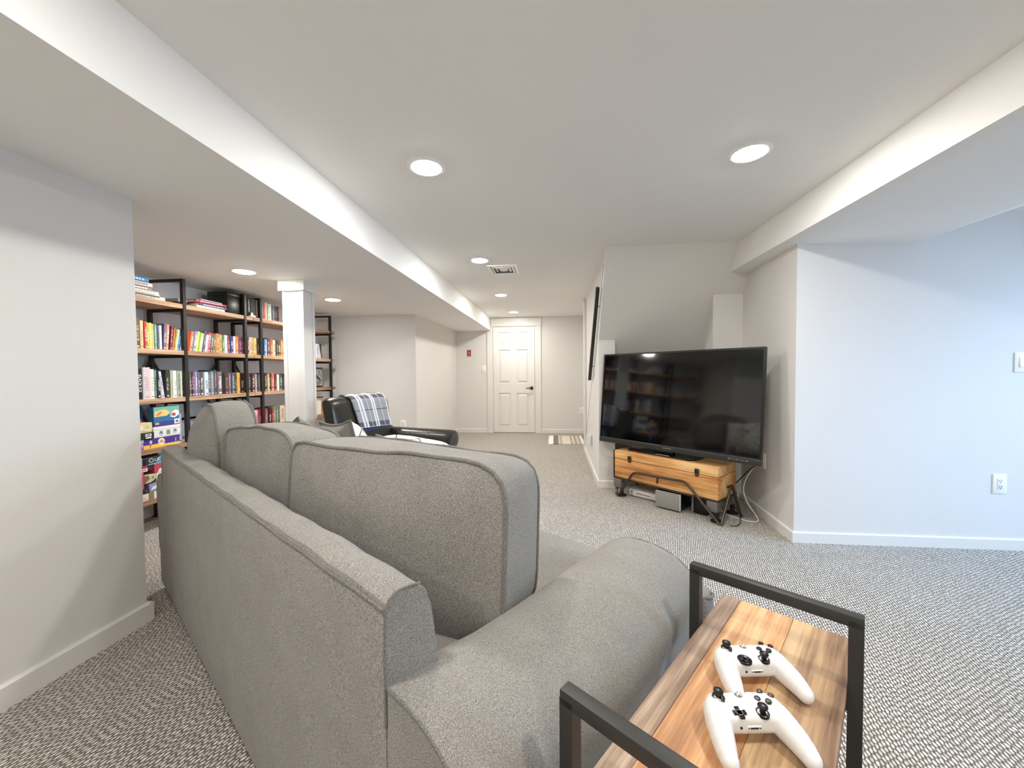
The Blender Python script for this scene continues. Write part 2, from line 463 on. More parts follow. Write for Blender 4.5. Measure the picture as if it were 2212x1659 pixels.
# ------------------------------------------------------------------ column with boxed cap
bm = BM(); box(bm, -2.335, -2.157, 3.178, 3.322, 0, 1.90)
struct_col = struct('column', bm, M['trim'], smooth=False); struct_col['kind'] = 'structure'
bm = BM()
for x0, x1, y0, y1 in ((-2.342, -2.310, 3.17, 3.182), (-2.182, -2.162, 3.17, 3.182)): box(bm, x0, x1, y0, y1, .07, 1.885)
for y0, y1 in ((3.17, 3.20), (3.30, 3.33)): box(bm, -2.162, -2.15, y0, y1, .07, 1.885)
obj('corner_board', bm, M['trim'], struct_col, smooth=False)
bm = bbox(-2.366, -2.126, 3.146, 3.352, 1.884, 1.976, .003); obj('cap', bm, M['trim'], struct_col)
bm = bbox(-2.36, -2.132, 3.152, 3.346, 0, .09, .003); obj('plinth', bm, M['trim'], struct_col)

# ------------------------------------------------------------------ six panel door with casing
door = BM(); DX0, DX1, DZ1 = -1.168, -.372, 2.035; DY = YB - .012
box(door, DX0, DX1, DY, YB + .02, .008, DZ1)
door = struct('door_1', door, M['trim'], smooth=False)
cols_ = [(.105, .335), (.455, .685)]; rows_ = [(.125, .765), (.955, 1.595), (1.705, 1.93)]
FY = DY - .017
for a, b in ((0, .105), (.335, .455), (.685, .796)):
    bm = bbox(DX0 + a, DX0 + b, FY, DY, .008, DZ1, .002, 1); obj('stile', bm, M['trim'], door)
for a, b in ((.008, .125), (.765, .955), (1.595, 1.705), (1.93, DZ1)):
    for c0, c1 in cols_:
        bm = bbox(DX0 + c0, DX0 + c1, FY, DY, a, b, .002, 1); obj('rail', bm, M['trim'], door)
for c0, c1 in cols_:
    for a, b in rows_:
        bm = BM(); x0, x1 = DX0 + c0 + .014, DX0 + c1 - .014; z0, z1 = a + .014, b - .014; e = .032
        o_ = [bm.verts.new(p) for p in ((x0, DY, z0), (x1, DY, z0), (x1, DY, z1), (x0, DY, z1))]
        i_ = [bm.verts.new(p) for p in ((x0 + e, FY + .001, z0 + e), (x1 - e, FY + .001, z0 + e), (x1 - e, FY + .001, z1 - e), (x0 + e, FY + .001, z1 - e))]
        bm.faces.new(i_)
        for k in range(4): bm.faces.new((o_[k], o_[(k + 1) % 4], i_[(k + 1) % 4], i_[k]))
        obj('panel', bm, M['trim'], door, smooth=False, fixn=False)
bm = BM(); lathe(bm, [(.033, 0), (.033, -.006), (.03, -.01), (.012, -.012), (.011, -.05)], (-.43, FY, .862), 20, 'y')
tube(bm, [(-.43, FY - .05, .862), (-.46, FY - .052, .863), (-.54, FY - .05, .862)], [.012, .010, .007], 10)
kn = obj('handle', bm, M['black_metal'], door); kn['label'] = 'black lever door handle'
bm = BM()
box(bm, -1.285, DX0 - .004, YB - .02, YB + .02, 0, 2.05); box(bm, DX1 + .004, -.249, YB - .02, YB + .02, 0, 2.05)
struct('trim_4', bm, M['trim'], smooth=False)
bm = BM(); box(bm, -1.21, -.24, YB - .024, YB + .02, 2.066, 2.18); box(bm, -1.21, -.222, YB - .032, YB + .02, 2.045, 2.066); box(bm, -1.21, -.225, YB - .032, YB + .02, 2.18, 2.198)
struct('trim_5', bm, M['trim'], smooth=False)

# ------------------------------------------------------------------ recessed ceiling lights
def lamp(x, y, z, label, r=.084, group='recessed ceiling lights'):
    t = thing('ceiling_light', label, 'light', (x, y, z), 0, group)
    bm = BM(); n = 36
    prof = [(r - .010, -.0005), (r - .010, -.006), (r + .004, -.007), (r + .012, -.002), (r + .012, 0)]
    rings = [[bm.verts.new((math.cos(2 * math.pi * k / n) * a, math.sin(2 * math.pi * k / n) * a, h)) for k in range(n)] for a, h in prof]
    for q, w in zip(rings, rings[1:]):
        for k in range(n): bm.faces.new((q[k], q[(k + 1) % n], w[(k + 1) % n], w[k]))
    obj('trim_ring', bm, M['plate'], t)
    bm = BM(); lathe(bm, [(r - .0105, -.001), (r - .0105, -.006), (r - .016, -.0085), (r - .035, -.011), (.002, -.0125)], n=n); obj('lens', bm, M['lens'], t)
    return t
lamp(-.642, 1.962, HC, 'round recessed light in main ceiling above the grey sofa')
lamp(.943, 2.029, HC, 'round recessed light in main ceiling nearest the stair-side beam')
lamp(-.687, 3.622, HC, 'round recessed light in main ceiling beside the air vent')
lamp(-.713, 5.27, HC, 'round recessed light between air vent and the one nearest the door')
lamp(-.702, 6.792, HC, 'round recessed light in main ceiling nearest the white door')
lamp(-2.406, 2.829, HS, 'round recessed light in low soffit in front of the bookcase')
lamp(-2.387, 4.028, HS, 'round recessed light in low soffit beyond the white column')
lamp(-.66, .30, HC, 'round recessed light in main ceiling above the sofa back')
lamp(.943, .35, HC, 'round recessed light in main ceiling above the side table')
lamp(-.66, -1.35, HC, 'added unseen fill light in main ceiling near rear wall, soffit side')  # added behind the camera as warm fill for sofa back and carpet
lamp(.943, -1.35, HC, 'added unseen fill light in main ceiling near rear wall, window side')  # second added rear lamp, out of view, also for fill

# ------------------------------------------------------------------ ceiling vent
v = thing('ceiling_vent', 'white stepped square air vent in the main ceiling', 'vent', (-.507, 3.975, HC))
def ringbox(bm, hx, hy, w, z0, z1, drop=0):
    for x0, x1, y0, y1 in ((-hx, hx, -hy, -hy + w), (-hx, hx, hy - w, hy), (-hx, -hx + w, -hy + w, hy - w), (hx - w, hx, -hy + w, hy - w)): box(bm, x0, x1, y0, y1, z0, z1)
bm = BM(); ringbox(bm, .15, .165, .03, -.008, 0); obj('frame', bm, M['plate'], v, smooth=False)
bm = BM(); box(bm, -.12, .12, -.135, .135, -.001, 0); obj('backing', bm, M['grey_plastic'], v, smooth=False)
for k in range(3):
    h1, h2 = .112 - k * .034, .126 - k * .036
    bm = BM()
    o_ = [(-h1, -h2), (h1, -h2), (h1, h2), (-h1, h2)]; i_ = [(-h1 + .02, -h2 + .02), (h1 - .02, -h2 + .02), (h1 - .02, h2 - .02), (-h1 + .02, h2 - .02)]
    A = [bm.verts.new((x, y, -.002)) for x, y in o_]; B = [bm.verts.new((x, y, -.012)) for x, y in i_]; C_ = [bm.verts.new((x, y, -.0105)) for x, y in i_]; E_ = [bm.verts.new((x, y, -.0005)) for x, y in o_]
    for q in range(4):
        w = (q + 1) % 4
        bm.faces.new((A[q], A[w], B[w], B[q])); bm.faces.new((B[q], B[w], C_[w], C_[q])); bm.faces.new((C_[q], C_[w], E_[w], E_[q]))
    obj('louvre', bm, M['plate'], v, smooth=False)
bm = BM(); box(bm, -.026, .026, -.035, .035, -.012, -.001); obj('centre_plate', bm, M['plate'], v, smooth=False)
bm = BM(); cyl(bm, (.0, -.112, -.014), .006, .012, 10); obj('damper_knob', bm, M['plate'], v)

# ------------------------------------------------------------------ wall plates; local +y points into the room
def plate(name, label, cat, loc, rotz, w=.07, h=.115, kind='outlet', group=None):
    t = thing(name, label, cat, loc, rotz, group)
    bm = bbox(-w / 2, w / 2, 0, .006, -h / 2, h / 2, .002); obj('plate', bm, M['plate'], t)
    gangs = [0.0] if w < .09 else [-.023, .023]
    for gx in gangs:
        if kind == 'outlet':
            bm = bbox(gx - .0165, gx + .0165, .005, .0085, -.034, .034, .0015); r_ = obj('receptacle', bm, M['white_plastic'], t)
            for s in (-.0195, .0195):
                bm = BM()
                box(bm, gx - .0075, gx - .005, .008, .0092, s - .001, s + .008); box(bm, gx + .005, gx + .0075, .008, .0092, s - .001, s + .007); cyl(bm, (gx, .008, s - .008), .0028, .0012, 8, 'y')
                obj_split('slot', bm, M['dark_slot'], r_, smooth=False)
        else:
            bm = bbox(gx - .0165, gx + .0165, .005, .008, -.033, .033, .0015); r_ = obj('switch_frame', bm, M['white_plastic'], t)
            bm = BM(); prism(bm, [(.006, -.028), (.0125, -.028), (.008, .028), (.006, .028)], 'x', gx - .0125, gx + .0125); obj('rocker', bm, M['plate'], r_, smooth=False)
        bm = BM()
        for s in (-.048, .048): cyl(bm, (gx, .0055, s), .003, .0012, 8, 'y')
        obj_split('screw', bm, M['plate'], t)
    return t
plate('wall_outlet', 'white double outlet low on the daylit wall above baseboard', 'outlet', (2.83, 2.8, .424), R(180), .078, .125)
plate('light_switch', 'white rocker switch plate high on the daylit wall', 'switch', (2.955, 2.8, 1.20), R(180), .122, .125, 'switch')
plate('light_switch', 'white rocker switch on back wall left of the door casing', 'switch', (-1.357, YB, 1.238), R(180), .082, .13, 'switch')
plate('wall_outlet', 'white outlet on back wall near the stair wall', 'outlet', (.513, YB, .432), R(180), .075, .125)
plate('wall_outlet', 'white outlet on the alcove side wall facing the hallway', 'outlet', (-1.9, 6.95, .432), R(-90), .075, .12)
plate('wall_outlet', 'white outlet on wall behind the leather armchair', 'outlet', (-2.096, 5.22, .455), R(180), .078, .12)
plate('wall_outlet', 'white outlet on side wall behind the television', 'outlet', (1.636, 3.25, .455), R(90 - 3.9), .078, .12)
pl = plate('wall_outlet', 'white outlet low on stair wall holding a plug-in device', 'outlet', (.442, 4.78, .345), R(90), .075, .12)
pd = thing('plug_in_sensor', 'small white plug-in device with antenna on the stair wall', 'adapter', (.442, 4.70, .36), R(90))
bm = bbox(-.03, .03, .009, .045, -.075, .06, .006); obj('body', bm, M['white_plastic'], pd)
bm = BM(); tube(bm, [(-.012, .03, .055), (-.014, .03, .10), (-.014, .03, .16)], .006, 8); obj('antenna', bm, M['white_plastic'], pd)
bm = BM(); cyl(bm, (0, .044, .01), .006, .003, 10, 'y'); obj('button', bm, M['dark_slot'], pd)
# red emergency switch plate
rp = thing('emergency_switch_plate', 'red emergency switch plate with white toggle on back wall', 'switch', (-1.645, YB, 1.543), R(180))
bm = bbox(-.038, .038, 0, .006, -.063, .063, .002); obj('plate', bm, M['red'], rp)
bm = bbox(-.008, .008, .005, .018, -.014, .016, .002); obj('toggle', bm, M['plate'], rp)
for z, ws in ((.044, (.014, .020)), (-.040, (.018, .012)), (-.050, (.010, .014))):
    bm = BM(); box(bm, -ws[0], ws[1], .0055, .0066, z - .0025, z + .0025); obj('print_line', bm, M['plate'], rp, smooth=False)

# ------------------------------------------------------------------ handrail on brackets along the stair wall
hr = thing('handrail', 'slim black sloping handrail on the stair wall', 'handrail', (.462, 4.13, 1.507))
bm = BM(); box(bm, -.075, -.04, -.61, .61, -.02, .02); bevel(bm, .006, 2)
tf(bm, Matrix.Rotation(R(-45.0), 4, 'X'))
obj('rail', bm, M['black_metal'], hr)
for s in (-.4, .4):
    bm = BM(); c = math.cos(R(45)) * s
    tube(bm, [(-.02, c, -c), (-.045, c, -c)], .008, 8); obj('bracket', bm, M['trim'], hr)

# ------------------------------------------------------------------ striped mat by the door
mt = thing('striped_mat', 'small fringed striped mat at the foot of the stairs', 'rug', (.28, 6.68, 0))
stripes = [(.00, .085, '77705f'), (.085, .10, 'e8e2d2'), (.10, .15, 'b9b09c'), (.15, .285, 'ded5c3'), (.285, .31, '9d927c'), (.31, .345, 'd9d0bd'), (.345, .385, 'a99e88'), (.385, .42, 'd2c8b4'), (.42, .455, 'aaa08c'), (.455, .50, 'f3efe4'), (.50, .585, '6d6757')]
for a, b, c in stripes:
    bm = BM(); box(bm, -.30 + a, -.30 + b, -.40, .40, .0, .012 + random.uniform(0, .001)); setcol(obj('stripe', bm, M['tint'], mt, smooth=False), c)
bm = BM()
for k in range(34):
    y = -.395 + k * .79 / 33
    tube(bm, [(-.30, y, .008), (-.335, y + random.uniform(-.008, .008), .006), (-.37 - random.uniform(0, .02), y + random.uniform(-.015, .015), .004)], .0045, 5)
f_ = obj('fringe', bm, M['plate'], mt); f_['kind'] = 'stuff'

# ================================================================== sofa: local x runs along it, y to its front
SO = thing('sofa', 'grey woven fabric sofa seen from behind with three back cushions', 'sofa', (-2.0126, 1.7858, 0), R(-34.5))
F, PI_ = M['sofa'], M['pipe']
UL = 2.10
# back frame: rear panel with a softly rounded top
def back_profile():
    return [(.012, .03), (.004, .25), (.004, .60), (.004, .775), (.008, .79), (.02, .797), (.05, .80), (.070, .796), (.088, .782), (.099, .75), (.106, .70), (.117, .60), (.13, .40), (.13, .03)]
bm = BM(); pr = back_profile(); n = 40
rings = []
for i in range(n + 1):
    u = UL * i / n
    wob = .0025 * math.sin(i * 1.7) + .002 * math.sin(i * .6)
    rings.append([bm.verts.new((u, y - (.004 * math.sin(math.pi * i / n) if z < .7 and y < .05 else 0), z + (wob if z > .7 else 0))) for y, z in pr])
for q, w in zip(rings, rings[1:]):
    for k in range(len(pr) - 1): bm.faces.new((q[k], q[k + 1], w[k + 1], w[k]))
    bm.faces.new((q[-1], q[0], w[0], w[-1]))
bm.faces.new(rings[0]); bm.faces.new(rings[-1][::-1])
obj('back_frame', bm, F, SO)
# top-rear seam and end-panel seams
bm = BM()
tube(bm, [(UL * i / 60, .0035, .778 + .0015 * math.sin(i * .9)) for i in range(61)], .0028, 6)
obj('top_seam', bm, PI_, SO)
for u in (0.0, UL):
    bm = BM(); sg = 1 if u else -1
    tube(bm, smoothpath([(u + .001 * sg, .004, .58), (u + .001 * sg, .003, .775), (u + .001 * sg, .02, .799), (u + .001 * sg, .045, .800), (u + .001 * sg, .075, .794)], 2), .0025, 6)
    obj('end_seam', bm, PI_, SO)
# rolled arms
ARM = [(-.15, .04), (-.15, .43), (-.148, .50), (-.128, .563), (-.088, .607), (-.035, .628), (.04, .628), (.105, .608), (.155, .567), (.181, .515), (.178, .465), (.165, .41), (.152, .33), (.146, .22), (.142, .04)]
def arm(mirror):
    bm = BM(); rings = []
    vs = [0.006, .03, .12, .25, .4, .55, .7, .82, .90, .92, .935, .945]
    ctr = (.02, .33)
    for j, v in enumerate(vs):
        t = v / .945
        k = 1.0
        if v > .90: k = 1 - .035 * ((v - .90) / .045) ** 2
        sag = .022 * math.exp(-(t / .16) ** 2) - .022 * min(1, t / .35) - .010 * max(0, t - .35)
        ring = []
        for x, z in ARM:
            xx = ctr[0] + (x - ctr[0]) * k; zz = ctr[1] + (z - ctr[1]) * (k if z > .2 else 1)
            zz += sag if z > .45 else 0
            xx += (-.010 * (1 - t) + .018 * t) * max(0, min(1, (x + .02) / .16))
            u = 2.14 + xx if not mirror else -.04 - xx
            ring.append(bm.verts.new((u, v, zz)))
        rings.append(ring)
    m_ = len(ARM)
    for q, w in zip(rings, rings[1:]):
        for k in range(m_): bm.faces.new((q[k], q[(k + 1) % m_], w[(k + 1) % m_], w[k]))
    bm.faces.new(rings[0]); bm.faces.new(rings[-1][::-1])
    bmesh.ops.recalc_face_normals(bm, faces=bm.faces[:])
    bm = modmesh(bm, [('SUBSURF', dict(levels=2, render_levels=2))]) if False else bm
    a_ = obj('arm', bm, F, SO)
    for f, r_ in ((.945, .0048), (.006, .003)):
        bm = BM(); k = .965 if f > .5 else 1.0
        pts = []
        for x, z in ARM[:-1]:
            xx = ctr[0] + (x - ctr[0]) * k; zz = ctr[1] + (z - ctr[1]) * (k if z > .2 else 1) + ((-.029 if f > .5 else .020) if z > .45 else 0)
            xx += (-.010 if f < .5 else .018) * max(0, min(1, (x + .02) / .16))
            pts.append((2.14 + xx if not mirror else -.04 - xx, f, zz))
        pts = pts[2:] if f > .5 else pts[5:]; tube(bm, smoothpath(pts, 2), r_, 6); obj('arm_piping', bm, PI_, a_)
arm(False); arm(True)
# base and front rail
bm = bbox(.07, 2.03, .10, .93, .06, .33, .01); obj('base', bm, F, SO)
bm = bbox(-.14, 2.24, .93, .99, .06, .335, .012); obj('front_rail', bm, M['sofa_dark'], SO)
for u, v in ((-.02, .08), (2.10, .08), (-.02, .9), (2.10, .9)):
    bm = BM(); cyl(bm, (u, v, 0), .022, .065, 14, r2=.03); obj('leg', bm, M['black_plastic'], SO)

def cushion(w, d, h, by, fy, r=.06, topsag=0.0, nx=18, nz=14, seed=0, taper=0.0, dip=.0, el=9.0, er=9.0):
    """box cushion standing in x-z, thickness along y, faces bulge by / fy; returns mesh and the two piping outlines"""
    rnd = random.Random(seed); ph = rnd.random() * 6
    def outl(k):
        # rounded rectangle by angle
        pts = []
        N = 72
        for i in range(N):
            a = 2 * math.pi * i / N
            c, s = math.cos(a), math.sin(a)
            e = el if c < 0 else er
            rr = (abs(c) ** e + abs(s) ** e) ** (-1 / e)
            x, z = c * rr * w / 2, s * rr * h / 2
            pts.append((x, z))
        return pts
    base = outl(0)
    def shape(x, z, s):
        tz = (z / h + .5)
        x2 = x * (1 - taper * tz)
        z2 = z + (-topsag * math.cos(math.pi * x / w)) * max(0, 2 * z / h) + dip * (x / w) * (.5 + z / h)
        z2 += .006 * math.sin(9 * x + ph + s) * (1 if z > .3 * h else 0)
        return x2, z2
    bm = BM(); K = [0, .16, .34, .52, .70, .85, .95, 1.0]
    def face(sign, bulge):
        rings = []
        for k in K[1:]:
            ring = []
            for x, z in base:
                x2, z2 = shape(x * k, z * k, sign)
                b = bulge * (1 - k ** 2.6)
                wr = .0035 * math.sin(17 * x2 + 9 * z2 + ph) * (1 - k) * k * 4
                ring.append(bm.verts.new((x2, sign * (d / 2 + b + wr), z2)))
            rings.append(ring)
        x2, z2 = shape(0, 0, sign); c = bm.verts.new((x2, sign * (d / 2 + bulge), z2))
        return rings, c
    A, ca = face(-1, by); B, cb = face(1, fy); N = len(base)
    for R_, c in ((A, ca), (B, cb)):
        for k in range(N): bm.faces.new((c, R_[0][k], R_[0][(k + 1) % N]))
        for q, w_ in zip(R_, R_[1:]):
            for k in range(N): bm.faces.new((q[k], q[(k + 1) % N], w_[(k + 1) % N], w_[k]))
    # gusset with two slightly puffed mid rings
    mids = []
    for t in (.25, .5, .75):
        ring = []
        for k in range(N):
            p = A[-1][k].co.lerp(B[-1][k].co, t); o_ = Vector((p.x, 0, p.z)); L = o_.length or 1
            pf = .010 * (1 - (2 * t - 1) ** 2)
            ring.append(bm.verts.new((p.x * (1 + pf / L), p.y, p.z * (1 + pf / L))))
        mids.append(ring)
    seq = [A[-1]] + mids + [B[-1]]
    for q, w_ in zip(seq, seq[1:]):
        for k in range(N): bm.faces.new((q[k], q[(k + 1) % N], w_[(k + 1) % N], w_[k]))
    pa = [v.co.copy() for v in A[-1]]; pb = [v.co.copy() for v in B[-1]]
    return bm, pa, pb

def put_cushion(name, M_, size, seed, **kw):
    bm, pa, pb = cushion(*size, seed=seed, **kw)
    c = obj(name, bm, F, SO); c.matrix_local = M_
    for p in (pa, pb):
        q = []
        for i, a in enumerate(p):
            b = p[(i + 1) % len(p)]; q += [a, a.lerp(b, .5)]
        rnd = random.Random(seed + 5)
        q = [v + Vector((0, 0, .0022 * math.sin(i * .55 + seed))) for i, v in enumerate(q)]
        bm = BM(); tube(bm, q, .0062, 7, closed=True); obj('piping', bm, PI_, c)
    return c

def place(x, y, z, yaw=0, pitch=0, roll=0):
    return Matrix.Translation((x, y, z)) @ Matrix.Rotation(R(yaw), 4, 'Z') @ Matrix.Rotation(R(pitch), 4, 'X') @ Matrix.Rotation(R(roll), 4, 'Y')
# seat cushions: two T-shaped outer ones and a middle one
def seat(u0, u1, tl, tr, seed):
    z0, z1 = .345, .478; v0, v1, vt = .17, .93, 1.035
    pts = [(u0, v0), (u1, v0), (u1, v1), (u1 + tr, v1), (u1 + tr, vt), (u0 - tl, vt), (u0 - tl, v1), (u0, v1)]
    pts = [p for i, p in enumerate(pts) if i == 0 or p != pts[i - 1]]
    bm = BM(); prism(bm, pts, 'z', z0, z1); bevel(bm, .042, 5)
    for v in bm.verts:
        uu = (v.co.x - u0) / (u1 - u0)
        if v.co.z > .44 and 0 < uu < 1: v.co.z += .012
    s_ = obj('seat_cushion', bm, F, SO)
    for z in (z0 + .018, z1 - .018):
        bm = BM(); q = smoothpath([(*p, z) for p in pts + [pts[0]]], 2); tube(bm, q, .005, 6); obj('piping', bm, PI_, s_)
seat(.075, .72, .17, 0, 1); seat(.725, 1.375, 0, 0, 2); seat(1.38, 2.025, 0, .335, 3)
# back cushions
put_cushion('back_cushion', place(1.635, .367, .70, 17, -5, 0), (.775, .232, .478), 3, by=.05, fy=.05, topsag=.013, dip=-.018, el=11, er=6.5)
put_cushion('back_cushion', place(.92, .235, .70, 1, -3, 0), (.74, .17, .485), 8, by=.035, fy=.055, topsag=-.012, dip=.03, el=9, er=8)
put_cushion('back_cushion', place(.265, .225, .735, -6, 0, 0), (.73, .15, .53), 14, by=.085, fy=.055, taper=.16, topsag=-.02, el=4, er=5)

# ------------------------------------------------------------------ throw pillows resting on the seat
def scatter(label, loc, yaw, pitch, roll, w, seed, front):
    t = thing('throw_pillow', label, 'pillow', (0, 0, 0), 0, 'throw pillows on the sofa seat')
    N = 16
    def surf(sign, name, m_):
        bm = BM(); g = []
        for i in range(N + 1):
            row = []
            for j in range(N + 1):
                a, b = 2 * i / N - 1, 2 * j / N - 1
                pin = 1 - .10 * (1 - a * a) * abs(b) ** 2; pin2 = 1 - .10 * (1 - b * b) * abs(a) ** 2
                th = (.075 if sign < 0 else .10) * (max(0, (1 - a ** 4) * (1 - b ** 4))) ** .62
                row.append(bm.verts.new((a * w / 2 * pin2, sign * th, b * w / 2 * pin)))
            g.append(row)
        for i in range(N):
            for j in range(N): bm.faces.new((g[i][j], g[i + 1][j], g[i + 1][j + 1], g[i][j + 1]))
        o = obj(name, bm, m_, t)
        return [g_ for g_ in [Vector((2 * i / N - 1, 0, 0)) for i in range(1)]]
    surf(-1, 'rear_face', F); surf(1, 'front_face', front)
    pts = []
    for a, b, da, db in ((-1, -1, 1, 0), (1, -1, 0, 1), (1, 1, -1, 0), (-1, 1, 0, -1)):
        for k in range(12):
            aa, bb = a + da * 2 * k / 12, b + db * 2 * k / 12
            pin = 1 - .10 * (1 - aa * aa) * abs(bb) ** 2; pin2 = 1 - .10 * (1 - bb * bb) * abs(aa) ** 2
            pts.append((aa * w / 2 * pin2, 0, bb * w / 2 * pin))
    bm = BM(); tube(bm, pts, .0065, 7, closed=True); obj('piping', bm, PI_, t)
    t.matrix_world = Matrix.Translation((-2.0126, 1.7858, 0)) @ Matrix.Rotation(R(-34.5), 4, 'Z') @ place(*loc, yaw, pitch, roll)
    return t
pm = mat('pillow_print', (.89, .87, .82), .9); _t = NT(pm); _v = _t.coord('Object', (9, 9, 9))
_wv = _t.n('ShaderNodeTexVoronoi', feature='DISTANCE_TO_EDGE'); _wv.inputs['Scale'].default_value = .8; _t.l(_v, _wv.inputs['Vector'])
_t.color(_t.ramp(_wv.outputs['Distance'], [(.0, (.10, .095, .09)), (.016, (.12, .11, .10)), (.026, (.78, .76, .70)), (1, (.82, .80, .74))]))
scatter('grey-backed throw pillow with printed white front, behind the middle back cushion', (.78, .60, .71), -6, 14, -6, .46, 1, pm)
scatter('low reclined throw pillow with printed white front beside the near back cushion', (1.12, .84, .68), 8, 38, 4, .44, 2, pm)
scatter('plain grey throw pillow barely showing beside the far back cushion', (.30, .56, .70), -4, 14, -10, .42, 3, F)

# ================================================================== C-shaped side table
TB = thing('side_table', 'narrow wood plank side table with black square-tube loops beside the sofa arm', 'table', (.476, 1.15, 0), math.atan2(-.7873, -.6165))
# local x runs toward the camera end, local y to the outer side
ZT = .53
specs = [(0.0, .044, 'plank_a'), (.0445, .163, 'plank_b'), (.1635, .2795, 'plank_c')]
for w0, w1, m_ in specs:
    bm = bbox(0, .93, w0, w1, ZT - .022, ZT, .0012, 1); obj('plank', bm, M[m_], TB)
tb = .0235
for l in (.185, .722):
    bm = BM()
    for a, b in (((l, -.012, 0), (l, -.012, .68 - tb / 2)), ((l, .2915, 0), (l, .2915, .68 - tb / 2))): bar(bm, a, b, tb, tb)
    obj_split('post', bm, M['table_metal'], TB)
    bm = bbox(l - tb / 2, l + tb / 2, -.012 - tb / 2, .2915 + tb / 2, .68 - tb, .68, .0018); obj('top_rail', bm, M['table_metal'], TB)
    bm = bbox(l - tb / 2, l + tb / 2, -.012 + tb / 2, .2915 - tb / 2, ZT - .022 - tb, ZT - .022, .0015); obj('cross_rail', bm, M['table_metal'], TB)
    bm = bbox(l - tb / 2, l + tb / 2, -.012 + tb / 2, .2915 - tb / 2, .0, tb, .0015); obj('foot_rail', bm, M['table_metal'], TB)
for y in (-.012, .2915):
    bm = bbox(.185 + tb / 2, .722 - tb / 2, y - tb / 2, y + tb / 2, .09, .09 + tb, .0015); obj('side_rail', bm, M['table_metal'], TB)
bm = bbox(  .20, .71, .0, .28, .115, .133, .001); obj('lower_shelf', bm, M['plank_c'], TB)

# ------------------------------------------------------------------ game controllers
def controller_body():
    bm = BM()
    def ball(c, r, s=(1, 1, 1)):
        b2 = BM(); bmesh.ops.create_uvsphere(b2, u_segments=20, v_segments=12, radius=r); tf(b2, Matrix.Translation(c) @ Matrix.Diagonal((*s, 1))); join(bm, b2)
    b2 = BM(); box(b2, -.048, .048, -.019, .038, .020, .054); bevel(b2, .009, 3); join(bm, b2)
    for sx in (-1, 1):
        path = [((.042, .020, .036), .0225), ((.048, .010, .036), .0245), ((.053, -.004, .035), .0242), ((.0575, -.020, .032), .0228), ((.0615, -.036, .0285), .0208), ((.0645, -.050, .0245), .0182), ((.0655, -.060, .0215), .0155)]
        for (a, ra), (b, rb) in zip(path, path[1:]):
            for t in (0, .34, .67):
                c = Vector(a).lerp(Vector(b), t); ball((c.x * sx, c.y, c.z), ra + (rb - ra) * t, (.86, 1.0, 1.0))
        c, r = path[-1]; ball((c[0] * sx, c[1], c[2]), r, (.9, 1, 1))
        b2 = BM(); box(b2, -.016, .016, -.007, .011, .020, .046); bevel(b2, .006, 2); tf(b2, Matrix.Translation((sx * .036, .034, 0)) @ Matrix.Rotation(R(-14 * sx), 4, 'Z')); join(bm, b2)
    bm = modmesh(bm, [('REMESH', dict(mode='VOXEL', voxel_size=.0013)), ('SMOOTH', dict(factor=.6, iterations=8))])
    for f in bm.faces: f.smooth = True
    return bm
_cb = controller_body(); _cm = D.meshes.new('controller_shell'); _cb.to_mesh(_cm)
for p in _cm.polygons: p.use_smooth = True
_cm.materials.append(M['ctrl'])
def top_z(x, y):
    """height of the shell's upper surface"""
    best = 0
    for vtx in _cb.verts:
        if abs(vtx.co.x - x) < .002 and abs(vtx.co.y - y) < .002: best = max(best, vtx.co.z)
    return best
_zc = {k: top_z(*k) for k in ((-.041, .018), (.020, -.010), (-.020, -.010), (.041, .018), (.0, .027), (.041, .006), (.053, .018), (.041, .030), (.029, .018), (-.012, .014), (.012, .014), (0, .007))}
